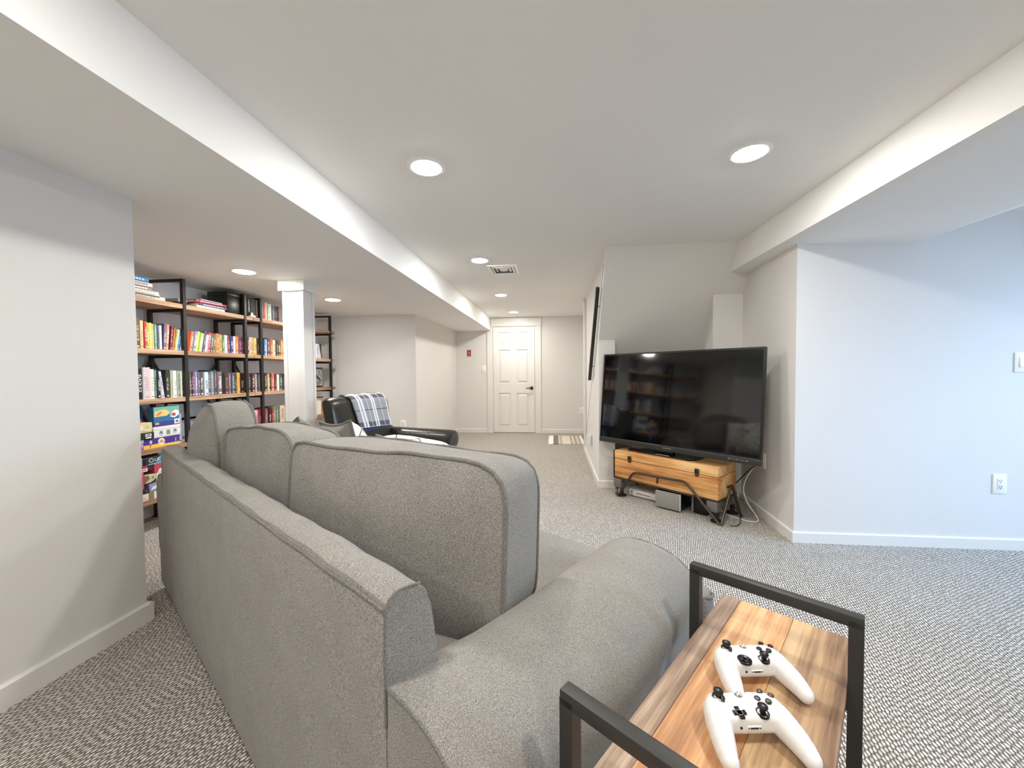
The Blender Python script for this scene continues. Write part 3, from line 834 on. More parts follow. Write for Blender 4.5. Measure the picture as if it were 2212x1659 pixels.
def controller(label, x, y, yaw, cross):
    t = thing('game_controller', label, 'controller', (x, y, ZT - .004), yaw, 'white game controllers on the side table')
    o = D.objects.new('shell', _cm); COL.objects.link(o); o.parent = t
    for p in ((-.041, .018), (.020, -.010)):
        z = _zc[p]
        bm = BM(); lathe(bm, [(.0105, z - .004), (.0105, z + .0006), (.0095, z + .0012), (.0075, z - .0005)], (p[0], p[1], 0), 24); w_ = obj('stick_well', bm, M['black_plastic'], t)
        bm = BM(); lathe(bm, [(.005, z - .002), (.0045, z + .006), (.0078, z + .0085), (.0084, z + .0105), (.0078, z + .0122), (.006, z + .0112), (.001, z + .0108)], (p[0], p[1], 0), 24); s_ = obj('thumbstick', bm, M['black_plastic'], t)
    z = _zc[(-.020, -.010)]
    if cross:
        bm = BM()
        for a in (0, 90):
            b2 = BM(); prism(b2, [(-.0105, z - .002), (.0105, z - .002), (.0105, z + .0028), (.006, z + .0014), (-.006, z + .0014), (-.0105, z + .0028)], 'y', -.0037, .0037); tf(b2, Matrix.Rotation(R(a), 4, 'Z')); join(bm, b2)
        o = obj('direction_pad', bm, M['black_plastic'], t, loc=(-.020, -.010, 0), smooth=False)
    else:
        bm = BM(); lathe(bm, [(.0132, z - .003), (.0132, z + .001), (.0122, z + .0018), (.008, z + .0006), (.001, z + .0002)], (-.020, -.010, 0), 28)
        o = obj('direction_pad', bm, M['black_plastic'], t)
        bm = BM()
        for a in (0, 90):
            b2 = BM(); box(b2, -.0098, .0098, -.0028, .0028, z + .0004, z + .0022); tf(b2, Matrix.Translation((-.020, -.010, 0)) @ Matrix.Rotation(R(a), 4, 'Z')); join(bm, b2)
        obj('cross_ridge', bm, M['black_plastic'], o, smooth=False)
    # emblem button: pale disc with a dark cross of two strokes
    z = _zc[(0, .027)]
    bm = BM(); lathe(bm, [(.0066, z - .002), (.0066, z + .0004), (.005, z + .001), (.001, z + .0012)], (0, .027, 0), 20); e = obj('emblem_button', bm, M['grey_plastic'], t)
    bm = BM()
    for s in (-1, 1): tube(bm, [(-.0042 * s, .0232, z + .0014), (-.0012 * s, .0262, z + .0017), (.0012 * s, .0278, z + .0017), (.0042 * s, .0308, z + .0014)], .0011, 6)
    obj('emblem_cross', bm, M['white_plastic'], e)
    for (p, col, ch) in (((.041, .006), (.33, .43, .22), 'A'), ((.053, .018), (.72, .22, .18), 'B'), ((.041, .030), (.55, .42, .20), 'Y'), ((.029, .018), (.22, .32, .50), 'X')):
        z = _zc[p]
        bm = BM(); lathe(bm, [(.0052, z - .002), (.0052, z + .0012), (.0044, z + .002), (.001, z + .0023)], (p[0], p[1], 0), 18); b_ = obj('face_button', bm, M['black_plastic'], t)
        bm = textmesh(ch, .0085, .0003); tf(bm, Matrix.Translation((p[0], p[1], z + .0024))); l_ = obj('letter', bm, M['tint'], b_, smooth=False); setcol(l_, col)
    for p in ((-.012, .014), (.012, .014)) + (() if cross else ((0, .007),)):
        z = _zc[p]; bm = BM(); cyl(bm, (p[0], p[1], z - .001), .0034, .0017, 14); obj('menu_button', bm, M['plate'], t)
    # front edge sockets
    bm = BM(); cyl(bm, (-.022, -.0200, .036), .0022, .0012, 12, 'y'); obj('headset_jack', bm, M['dark_slot'], t)
    bm = bbox(-.012, .012, -.0204, -.0185, .0315, .0395, .001, 1); s_ = obj('port_plate', bm, M['plate'], t)
    bm = BM(); box(bm, -.007, .007, -.0209, -.0200, .0345, .0372); box(bm, -.0108, -.0085, -.0209, -.0200, .035, .037); box(bm, .0085, .0108, -.0209, -.0200, .035, .037); obj('port_slot', bm, M['dark_slot'], s_, smooth=False)
    return t
controller('white game controller farther along the table, round dished direction pad', .398, .830, R(8), False)
controller('white game controller nearer the black loop, cross-shaped direction pad', .330, .699, R(7), True)
_cb.free()

# ================================================================== wooden trunk on bent-tube legs
TK = thing('storage_chest', 'pine wood chest on bent steel tube legs under the television', 'chest', (.57, 3.676, 0), math.atan2(-.70164, .71253))
# local x along the front (to the stair-side wall), local y away from the camera
x0, x1, y0, y1 = -.055, .885, .045, .375
bm = bbox(x0, x1, y0, y1, .172, .348, .004); obj('body', bm, M['trunk_wood'], TK)
bm = bbox(x0 - .001, x1 + .001, y0 - .001, y1, .351, .425, .005); obj('lid', bm, M['trunk_wood'], TK)
bm = BM()
box(bm, x0 - .006, x1 + .006, y0 - .006, y0 + .028, .160, .174); box(bm, x0 - .006, x1 + .006, y1 - .028, y1 + .006, .160, .174)
box(bm, x0 - .006, x0 + .028, y0 + .028, y1 - .028, .160, .174); box(bm, x1 - .028, x1 + .006, y0 + .028, y1 - .028, .160, .174)
box(bm, x0 - .009, x0 - .001, y0 - .006, y0 + .02, .174, .425)
obj_split('angle_iron', bm, M['bronze'], TK, smooth=False)
for cx_ in (.11, .725):
    bm = bbox(cx_ - .018, cx_ + .018, y0 - .012, y0 + .001, .352, .392, .006); c_ = obj('clasp', bm, M['bronze'], TK)
    bm = bbox(cx_ - .014, cx_ + .014, y0 - .010, y0 + .001, .332, .353, .004); obj('clasp_plate', bm, M['bronze'], c_)
    bm = BM(); tube(bm, [(cx_ - .008, y0 - .014, .362), (cx_ - .008, y0 - .016, .38), (cx_ + .008, y0 - .016, .38), (cx_ + .008, y0 - .014, .362)], .0025, 6); obj('clasp_loop', bm, M['black_metal'], c_)
tr_ = .0105
def leg(pts, it=2):
    bm = BM(); P = smoothpath(pts, 0)
    # rounded corners
    out = [Vector(P[0])]
    for a, b, c in zip(P, P[1:], P[2:]):
        out += [b + (a - b).normalized() * .03, b + (a - b).normalized() * .010 + (c - b).normalized() * .010 , b + (c - b).normalized() * .03]
    out.append(Vector(P[-1])); tube(bm, out, tr_, 10); obj('tube_leg', bm, M['steel'], TK)
leg([(.012, .005, .012), (.165, .022, .258), (.642, .022, .274), (.912, .005, .012)])
leg([(.012, .40, .012), (.165, .392, .258), (.642, .392, .274), (.912, .40, .012)])
leg([(.925, .012, .012), (.922, .20, .285), (.955, .30, .012)])
leg([(-.015, .012, .012), (-.078, .20, .285), (-.015, .395, .012)])
bm = BM(); tube(bm, [(.40, .022, .266), (.38, .045, .20)], .007, 8); obj('stay', bm, M['steel'], TK)
bm = BM(); tube(bm, [(.93, .20, .275), (.89, .20, .25)], .009, 8); obj('stay', bm, M['steel'], TK)
for cx_, cy_ in ((-.012, .06), (.845, .065), (-.012, .35), (.845, .35)):
    bm = bbox(cx_ - .04, cx_ + .04, cy_ - .035, cy_ + .035, .082, .159, .004); b_ = obj('corner_block', bm, M['grey_plastic'], TK)
    bm = BM(); lathe(bm, [(.020, .0), (.045, .002), (.045, .010), (.018, .022), (.016, .084)], (cx_ + .02, cy_ + .01, 0), 16); obj('foot_post', bm, M['black_metal'], b_)

# ------------------------------------------------------------------ television
TV = thing('television', 'large black flat television standing on the pine chest', 'television', (.57, 3.676, 0), math.atan2(-.70164, .71253))
tl = math.atan2(.075, .845)
def tvm(bm):  # panel: local x width, z up from the lower edge, leaning back
    return tf(bm, Matrix.Translation((.466, .055, .488)) @ Matrix.Rotation(-tl, 4, 'X'))
w2, H = .703, .848
bm = BM(); box(bm, -w2, w2, .012, .032, 0, H); bevel(bm, .004, 2)
b2 = BM(); box(b2, -.40, .45, .031, .065, .08, .56); bevel(b2, .02, 2); join(bm, b2); obj('housing', tvm(bm), M['tv_body'], TV)
bm = BM()
for a, b, c, d in ((-w2, -w2 + .014, .045, H), (w2 - .014, w2, .045, H), (-w2 + .014, w2 - .014, H - .014, H)): box(bm, a, b, -.002, .014, c, d)
obj_split('bezel_strip', tvm(bm), M['tv_body'], TV, smooth=False)
bm = BM(); box(bm, -w2 + .012, w2 - .012, .004, .012, .044, H - .012); obj('screen', tvm(bm), M['screen'], TV, smooth=False)
bm = bbox(-w2, w2, -.006, .016, -.002, .046, .003); lb = obj('lower_bezel', tvm(bm), M['tv_bezel'], TV)
bm = BM()
for k, (a, b) in enumerate(((-.036, -.028), (-.026, -.016), (-.013, -.005), (-.002, .008), (.011, .018), (.021, .030), (.033, .038))): box(bm, a, b, -.0072, -.005, .019, .029)
obj_split('logo_mark', tvm(bm), M['grey_plastic'], lb, smooth=False)
bm = BM()
for a, b in ((.500, .512), (.522, .530), (.540, .556), (.566, .574), (.584, .592), (.602, .622)): box(bm, a, b, -.0072, -.005, .018, .026)
cyl(bm, (.49, -.0072, .022), .007, .002, 14, 'y')
obj_split('button_mark', tvm(bm), M['grey_plastic'], lb, smooth=False)
bm = BM(); prism(bm, [(.14, .10), (.63, .10), (.665, .16), (.665, .315), (.11, .315), (.11, .16)], 'z', .4255, .437); bevel(bm, .003, 2); obj('stand_base', bm, M['tv_body'], TV)
bm = bbox(.30, .47, .135, .19, .437, .52, .006); obj('stand_neck', bm, M['tv_body'], TV)
bm = BM(); box(bm, .145, .60, .0985, .101, .428, .4355); obj('stand_edge', bm, M['bronze'], TV, smooth=False)
bm = BM(); box(bm, .33, .46, .1, .106, .438, .4405); obj('stand_strip', bm, M['plate'], TV, smooth=False)
# small round device left of the stand
rm = thing('puck_device', 'small black puck-shaped device on the pine chest by the television stand', 'device', (.57, 3.676, .4255), math.atan2(-.70164, .71253))
bm = BM(); lathe(bm, [(.036, 0), (.038, .006), (.036, .016), (.030, .02), (.001, .0205)], (.075, .14, 0), 24); obj('case', bm, M['black_plastic'], rm)
bm = BM(); cyl(bm, (.075, .14, .0203), .018, .001, 20); obj('top_disc', bm, M['tv_body'], rm)

# ------------------------------------------------------------------ devices below the pine chest
cs = thing('game_console', 'white game console lying flat under the pine chest', 'console', (.57, 3.676, 0), math.atan2(-.70164, .71253) + R(4))
bm = bbox(.065, .365, .115, .310, .008, .066, .004); obj('case', bm, M['white_plastic'], cs)
bm = BM(); box(bm, .135, .27, .1135, .1155, .034, .039); obj('disc_slot', bm, M['dark_slot'], cs, smooth=False)
bm = BM(); cyl(bm, (.09, .1135, .046), .009, .002, 16, 'y'); cyl(bm, (.09, .1135, .022), .006, .002, 16, 'y'); obj_split('button', bm, M['grey_plastic'], cs)
bm = BM()
for k in range(7): box(bm, .062, .0655, .13 + k * .024, .143 + k * .024, .018, .056)
obj_split('side_vent', bm, M['grey_plastic'], cs, smooth=False)
bm = BM()
for a in (.09, .34):
    for b in (.13, .29): cyl(bm, (a, b, 0), .012, .009, 10)
obj_split('foot', bm, M['dark_slot'], cs)
sw = thing('subwoofer', 'grey fronted subwoofer box on the carpet under the pine chest', 'speaker', (.57, 3.676, 0), math.atan2(-.70164, .71253) + R(5))
bm = bbox(.385, .59, .0, .29, .006, .152, .006); obj('cabinet', bm, M['black_plastic'], sw)
bm = bbox(.383, .588, -.022, .0, .012, .150, .006); obj('grille', bm, M['silver_grille'], sw)
bm = bbox(.588, .593, -.018, .002, .012, .15, .002); obj('trim_strip', bm, M['plate'], sw)
bm = BM()
for a in (.41, .56):
    for b in (.03, .26): cyl(bm, (a, b, 0), .012, .008, 10)
obj_split('foot', bm, M['dark_slot'], sw)
pb = thing('power_adapter', 'dark box with pale strip beside the subwoofer under the pine chest', 'adapter', (.57, 3.676, 0), math.atan2(-.70164, .71253))
bm = bbox(.655, .76, .13, .33, .0, .135, .008); obj('case', bm, M['black_plastic'], pb)
bm = bbox(.640, .656, .13, .26, .01, .13, .002); obj('side_strip', bm, M['silver_grille'], pb)

def cable(name, label, pts, r, m_, cat='cable'):
    bm = BM(); tube(bm, smoothpath(pts, 3), r, 7); o = obj(name, bm, m_); return tag(o, label, cat)
cable('power_cable', 'black power cord hanging from the television to behind the pine chest', [(1.628, 3.25, .44), (1.605, 3.262, .43), (1.52, 3.30, .33), (1.46, 3.33, .235), (1.40, 3.36, .21), (1.36, 3.38, .25)], .0045, M['cable_black'])
cable('signal_cable', 'white cable looping on carpet behind the pine chest', [(1.62, 3.27, .43), (1.58, 3.28, .40), (1.50, 3.29, .25), (1.50, 3.25, .14), (1.545, 3.19, .05), (1.56, 3.14, .006), (1.48, 3.12, .006), (1.40, 3.22, .006), (1.36, 3.30, .006), (1.33, 3.38, .05)], .0035, M['white_plastic'])
cable('thin_cable', 'thin dark cord on carpet at the pine chest corner', [(1.50, 3.26, .12), (1.47, 3.30, .14), (1.43, 3.29, .16), (1.45, 3.25, .10), (1.42, 3.14, .02), (1.38, 3.06, .005), (1.33, 3.03, .005), (1.30, 3.04, .005)], .0028, M['cable_black'])

# ================================================================== leather armchair; local x is its front, y its far side
AC = thing('armchair', 'dark brown leather armchair with rolled arms beyond the sofa', 'armchair', (-1.47, 3.39, 0), R(-15))
L_ = M['leather']
bm = bbox(-.34, .38, -.27, .27, .10, .32, .02); obj('base', bm, L_, AC)
bm = bbox(-.24, .42, -.268, .268, .322, .47, .045, 4); s_ = obj('seat_cushion', bm, L_, AC)
# backrest
prof = [(-.30, .30), (-.40, .66), (-.452, .86), (-.462, .905), (-.455, .935), (-.43, .952), (-.39, .950), (-.35, .935), (-.325, .905), (-.315, .86), (-.285, .70), (-.235, .48), (-.20, .31)]
bm = BM(); rings = []
ys = [-.36, -.352, -.33, -.25, -.12, 0, .12, .25, .33, .352, .36]
for y in ys:
    e = 1 - max(0, (abs(y) - .30) / .06) ** 2 * .22
    ring = [bm.verts.new((-.37 + (x + .37) * e, y, .62 + (z - .62) * (1 - (1 - e) * .18) + .012 * math.cos(y * 4))) for x, z in prof]
    rings.append(ring)
for q, w in zip(rings, rings[1:]):
    for k in range(len(prof)): bm.faces.new((q[k], q[(k + 1) % len(prof)], w[(k + 1) % len(prof)], w[k]))
bm.faces.new(rings[0]); bm.faces.new(rings[-1][::-1])
bmesh.ops.recalc_face_normals(bm, faces=bm.faces[:])
obj('backrest', bm, L_, AC)
for sg in (-1, 1):
    bm = BM(); rings = []
    for x in (-.40, -.36, -.2, -.06, .08, .22, .36, .40, .42):
        ring = []; k = 1 if -.38 < x < .41 else .965
        base_ = [(.27, .12), (.27, .46), (.272, .52)]
        for a in range(150, -121, -18): base_.append((.365 + .092 * math.cos(R(a)), .535 + .088 * math.sin(R(a))))
        base_ += [(.335, .44), (.35, .40), (.35, .12)]
        for y, z in base_:
            dz = (-.018 * (1 if z > .5 else 0)) * (x + .4) * .3
            ring.append(bm.verts.new((x, sg * (.355 + (y - .355) * k), .5 + (z - .5) * k + dz)))
        rings.append(ring)
    for q, w in zip(rings, rings[1:]):
        for k in range(len(q)): bm.faces.new((q[k], q[(k + 1) % len(q)], w[(k + 1) % len(q)], w[k]))
    bm.faces.new(rings[0]); bm.faces.new(rings[-1][::-1])
    a_ = obj('arm', bm, L_, AC)
    for x in (-.02, .19):
        bm = BM(); pts = [(x, sg * (.365 + .0935 * math.cos(R(a))), .533 + .089 * math.sin(R(a)) - .004) for a in range(160, -111, -15)]
        tube(bm, pts, .0028, 6); obj('seam', bm, M['black_plastic'], a_)
    # scroll front panel with piping
    op = [(.272, .13), (.272, .44), (.276, .50)] + [(.365 + .088 * math.cos(R(a)), .528 + .084 * math.sin(R(a))) for a in range(165, -111, -15)] + [(.335, .43), (.345, .38), (.345, .13)]
    bm = BM(); prism(bm, [(sg * y, z) for y, z in op], 'x', .418, .436); bevel(bm, .004, 2); pnl = obj('scroll_panel', bm, M['leather_blue_sheen'], a_)
    bm = BM(); tube(bm, [(.424, sg * y, z) for y, z in op], .006, 7); obj('panel_piping', bm, L_, pnl)
for x in (-.30, .34):
    for y in (-.24, .24):
        bm = BM(); cyl(bm, (x, y, 0), .018, .101, 12, r2=.027); obj('leg', bm, M['black_plastic'], AC)
# ------------------------------------------------------------------ plaid throw folded over the backrest
pl_ = mat('plaid_wool', (.5, .5, .52), .95, spec=.1); t = NT(pl_)
uv = t.n('ShaderNodeUVMap'); ux, uy, _ = t.sep(uv.outputs[0])
def st(v, cuts):
    g = t.math('ADD', 0.0, 0.0); acc = None
    for a, b in cuts:
        k = t.math('MULTIPLY', t.math('GREATER_THAN', v, a), t.math('LESS_THAN', v, b)); acc = k if acc is None else t.math('ADD', acc, k)
    return acc
darkr = st(uy, [(.0, .07), (.40, .475), (.53, .60), (.925, .985)]); thin = st(uy, [(.755, .768)])
whitec = st(ux, [(.135, .19), (.215, .27), (.50, .55), (.575, .625), (.955, 1.0)]); thinw = st(ux, [(.375, .388), (.77, .783)]); whr = st(uy, [(.498, .51)])
c = t.mix(t.noise(uv.outputs[0], 60, 2), (.30, .31, .33), (.36, .37, .395))
c = t.mix(t.math('MINIMUM', t.math('ADD', darkr, thin), 1.0), c, (.115, .115, .14))
c = t.mix(t.math('MULTIPLY', whitec, .85), c, (.84, .84, .86)); c = t.mix(t.math('MINIMUM', t.math('ADD', thinw, whr), .8), c, (.75, .75, .78)); t.color(c)
t.bump(t.noise(t.coord(), 500, 2), .3, .002)
navy = mat('plaid_reverse', (.13, .18, .30), .95)
path = smoothpath([(-.475, .70), (-.485, .86), (-.478, .94), (-.445, .972), (-.39, .972), (-.335, .955), (-.305, .915), (-.295, .86), (-.265, .71), (-.255, .655)], 2)
path = [Vector((p.x, p.y, 0)) for p in path] if False else [(p[0], p[1]) for p in path]
bm = BM(); N = 20; uvl = bm.loops.layers.uv.new('UVMap'); G = []
Ls = [0]
for a, b in zip(path, path[1:]): Ls.append(Ls[-1] + math.dist(a, b))
for i, (x, z) in enumerate(path):
    s = Ls[i] / Ls[-1]; row = []
    for j in range(N + 1):
        q = j / N
        yl = -.185 + .075 * max(0, (s - .35)) / .65; yr = .275 + .045 * s
        rip = .005 * math.sin(q * 14 + s * 3) * (1 if s > .5 else .4)
        row.append((bm.verts.new((x + rip + .002, yl + (yr - yl) * q, z + .003 - .02 * (q - .5) * (1 if s > .75 else 0))), q, s))
    G.append(row)
for a, b in zip(G, G[1:]):
    for j in range(N):
        q = [a[j], a[j + 1], b[j + 1], b[j]]; f = bm.faces.new([k[0] for k in q])
        for lp, k in zip(f.loops, q): lp[uvl].uv = (k[1], k[2])
me = D.meshes.new('throw'); 
for f in bm.faces: f.smooth = True
bm.to_mesh(me); bm.free(); me.materials.append(pl_); me.materials.append(navy)
th = D.objects.new('throw_blanket', me); COL.objects.link(th)
sm = th.modifiers.new('Solidify', 'SOLIDIFY'); sm.thickness = .014; sm.offset = 1.0
tag(th, 'grey and white plaid throw folded over the leather armchair back', 'blanket')
th.location = (-1.47, 3.39, 0); th.rotation_euler = (0, 0, R(-15))
# navy reverse showing along the lower hem
bm = BM(); pts = []
for j in range(N + 1):
    q = j / N; pts.append((-.245 + .004 * math.sin(q * 12), -.10 + .42 * q, .655 - .02 * (q - .5) - .004))
top = [bm.verts.new(p) for p in pts]; bot = [bm.verts.new((p[0] + .012, p[1] + .004, p[2] - .028 + .022 * (j / N))) for j, p in enumerate(pts)]
tb_ = [bm.verts.new((p[0] - .012, p[1], p[2])) for p in pts]; bb_ = [bm.verts.new((p[0] - .004, p[1] + .004, p[2] - .028 + .022 * (j / N))) for j, p in enumerate(pts)]
for j in range(N):
    for q in ((top, bot), (bot, bb_), (bb_, tb_)): bm.faces.new((q[0][j], q[0][j + 1], q[1][j + 1], q[1][j]))
h_ = obj('navy_hem', bm, navy, th); h_['label'] = 'navy blue reverse of the throw'

# ================================================================== bookcases: black frames, plank shelves
XF, XR = -2.962, -3.30
SZ = {1: 1.735, 2: 1.363, 3: .99, 4: .62, 5: .247}
def bookcase(name, label, ya, yb, frames):
    t = thing(name, label, 'bookcase', ((XF + XR) / 2, (ya + yb) / 2, 0), 0, 'open bookcases along the wall')
    ox, oy = t.location.x, t.location.y
    for k, z in SZ.items():
        bm = bbox(XR - ox, XF - .004 - ox, ya - oy, yb - oy, z - .036, z, .002, 1); obj('shelf_board', bm, M['shelf_wood'], t)
    P = .028
    for y in frames:
        yy = y - oy
        for x, nm in ((XF - P / 2 + .002, 'front_post'), (XR + .02, 'rear_post')):
            bm = bbox(x - P / 2 - ox, x + P / 2 - ox, yy - P / 2, yy + P / 2, 0, 1.94, .0015, 1)
            box(bm, x - .024 - ox, x + .024 - ox, yy - .024, yy + .024, 0, .006); obj(nm, bm, M['black_metal'], t)
        for z in [1.94] + [v - .036 for v in SZ.values()]:
            bm = BM(); box(bm, XR + .034 - ox, XF - P + .002 - ox, yy - .012, yy + .012, z - .022, z); obj('cross_rail', bm, M['black_metal'], t, smooth=False)
        for s in (-1, 1):
            if not (ya + .02 < y + s * .12 < yb - .02): continue
            bm = BM(); bar(bm, (XR + .02 - ox, yy, 1.30), (XR + .02 - ox, yy + s * .10, 1.13), .014); obj('knee_brace', bm, M['black_metal'], t, smooth=False)
            bm = BM(); bar(bm, (XR + .02 - ox, yy + s * .115, .93), (XR + .02 - ox, yy + s * .02, .72), .014); obj('knee_brace', bm, M['black_metal'], t, smooth=False)
        bm = BM(); box(bm, XR + .012 - ox, XR + .028 - ox, max(ya + .01, y - .5) - oy, min(yb - .01, y + .5) - oy, .77, .785); obj('back_rail', bm, M['black_metal'], t, smooth=False)
    return t
bookcase('bookcase', 'black framed plank bookcase from near wall to the close posts', 1.75, 3.585, (2.24, 2.862, 3.487))
bookcase('bookcase', 'black framed plank bookcase running behind the white column to alcove', 3.592, 5.03, (3.690, 4.935))

ORD = 'first second third fourth fifth sixth seventh eighth ninth tenth eleventh twelfth thirteenth fourteenth fifteenth sixteenth seventeenth eighteenth nineteenth twentieth'.split()
BAY = {'left': 'before the first post', 'middle': 'between first and second posts', 'narrow': 'between the close posts', 'right': 'beside the white column', 'end': 'beyond the white column'}
SHN = {1: 'top', 2: 'second', 3: 'third', 4: 'fourth', 5: 'bottom'}
def cname(h):
    r, g, b = (int(h[i:i + 2], 16) for i in (0, 2, 4)); mx_, mn = max(r, g, b), min(r, g, b); l = (mx_ + mn) / 2
    if mx_ < 46: return 'black'
    sat = (mx_ - mn) / max(1, mx_)
    if sat < .13: return 'white' if l > 215 else 'pale grey' if l > 165 else 'grey' if l > 95 else 'dark grey'
    d = mx_ - mn
    hue = (60 * (g - b) / d) % 360 if mx_ == r else 60 * (b - r) / d + 120 if mx_ == g else 60 * (r - g) / d + 240
    if l > 205 and sat < .3: return 'cream' if 20 < hue < 75 else 'pale pink' if hue < 20 or hue > 320 else 'pale blue' if hue > 170 else 'pale green'
    pre = 'dark ' if mx_ < 110 else 'pale ' if l > 190 else ''
    if hue < 14 or hue > 345: n_ = 'red' if sat > .5 else 'dusty red'
    elif hue < 42: n_ = 'orange' if mx_ > 215 and sat > .5 else 'tan' if mx_ > 165 else 'brown'
    elif hue < 66: n_ = 'yellow' if mx_ > 200 and sat > .3 else 'olive'
    elif hue < 165: n_ = 'green'
    elif hue < 200: n_ = 'teal'
    elif hue < 255: n_ = 'blue'
    elif hue < 300: n_ = 'purple'
    else: n_ = 'rose'
    return pre + n_

def book(y0, w, h, col, ink, lean, z, label, grp, depth=.14, xf=-2.991):
    """hard or soft cover book standing with its spine to the room (+x)"""
    w = max(w - .0012, .007)
    bm = BM(); c = .0022 if w > .018 else .0012
    pts = [(-depth, -w / 2), (-.004, -w / 2), (0, -w / 2 + min(.006, w * .3)), (0, w / 2 - min(.006, w * .3)), (-.004, w / 2), (-depth, w / 2), (-depth, w / 2 - c), (-.006, w / 2 - c), (-.006, -w / 2 + c), (-depth, -w / 2 + c)]
    prism(bm, pts, 'z', 0, h)
    o = obj('book', bm, M['cover'], None, smooth=False)
    bm = BM(); box(bm, -depth + .004, -.0055, -w / 2 + c, w / 2 - c, .003, h - .004); obj('pages', bm, M['pages'], o, smooth=False)
    setcol(o, col); o['ink'] = (*lin(ink),)
    lz = 0
    if lean: lz = abs(math.sin(R(lean))) * w / 2
    o.location = (xf - random.uniform(0, .010), y0 + w / 2 + .0006, z + lz); o.rotation_euler = (R(-lean), 0, 0)
    tag(o, label, 'book', grp); return o
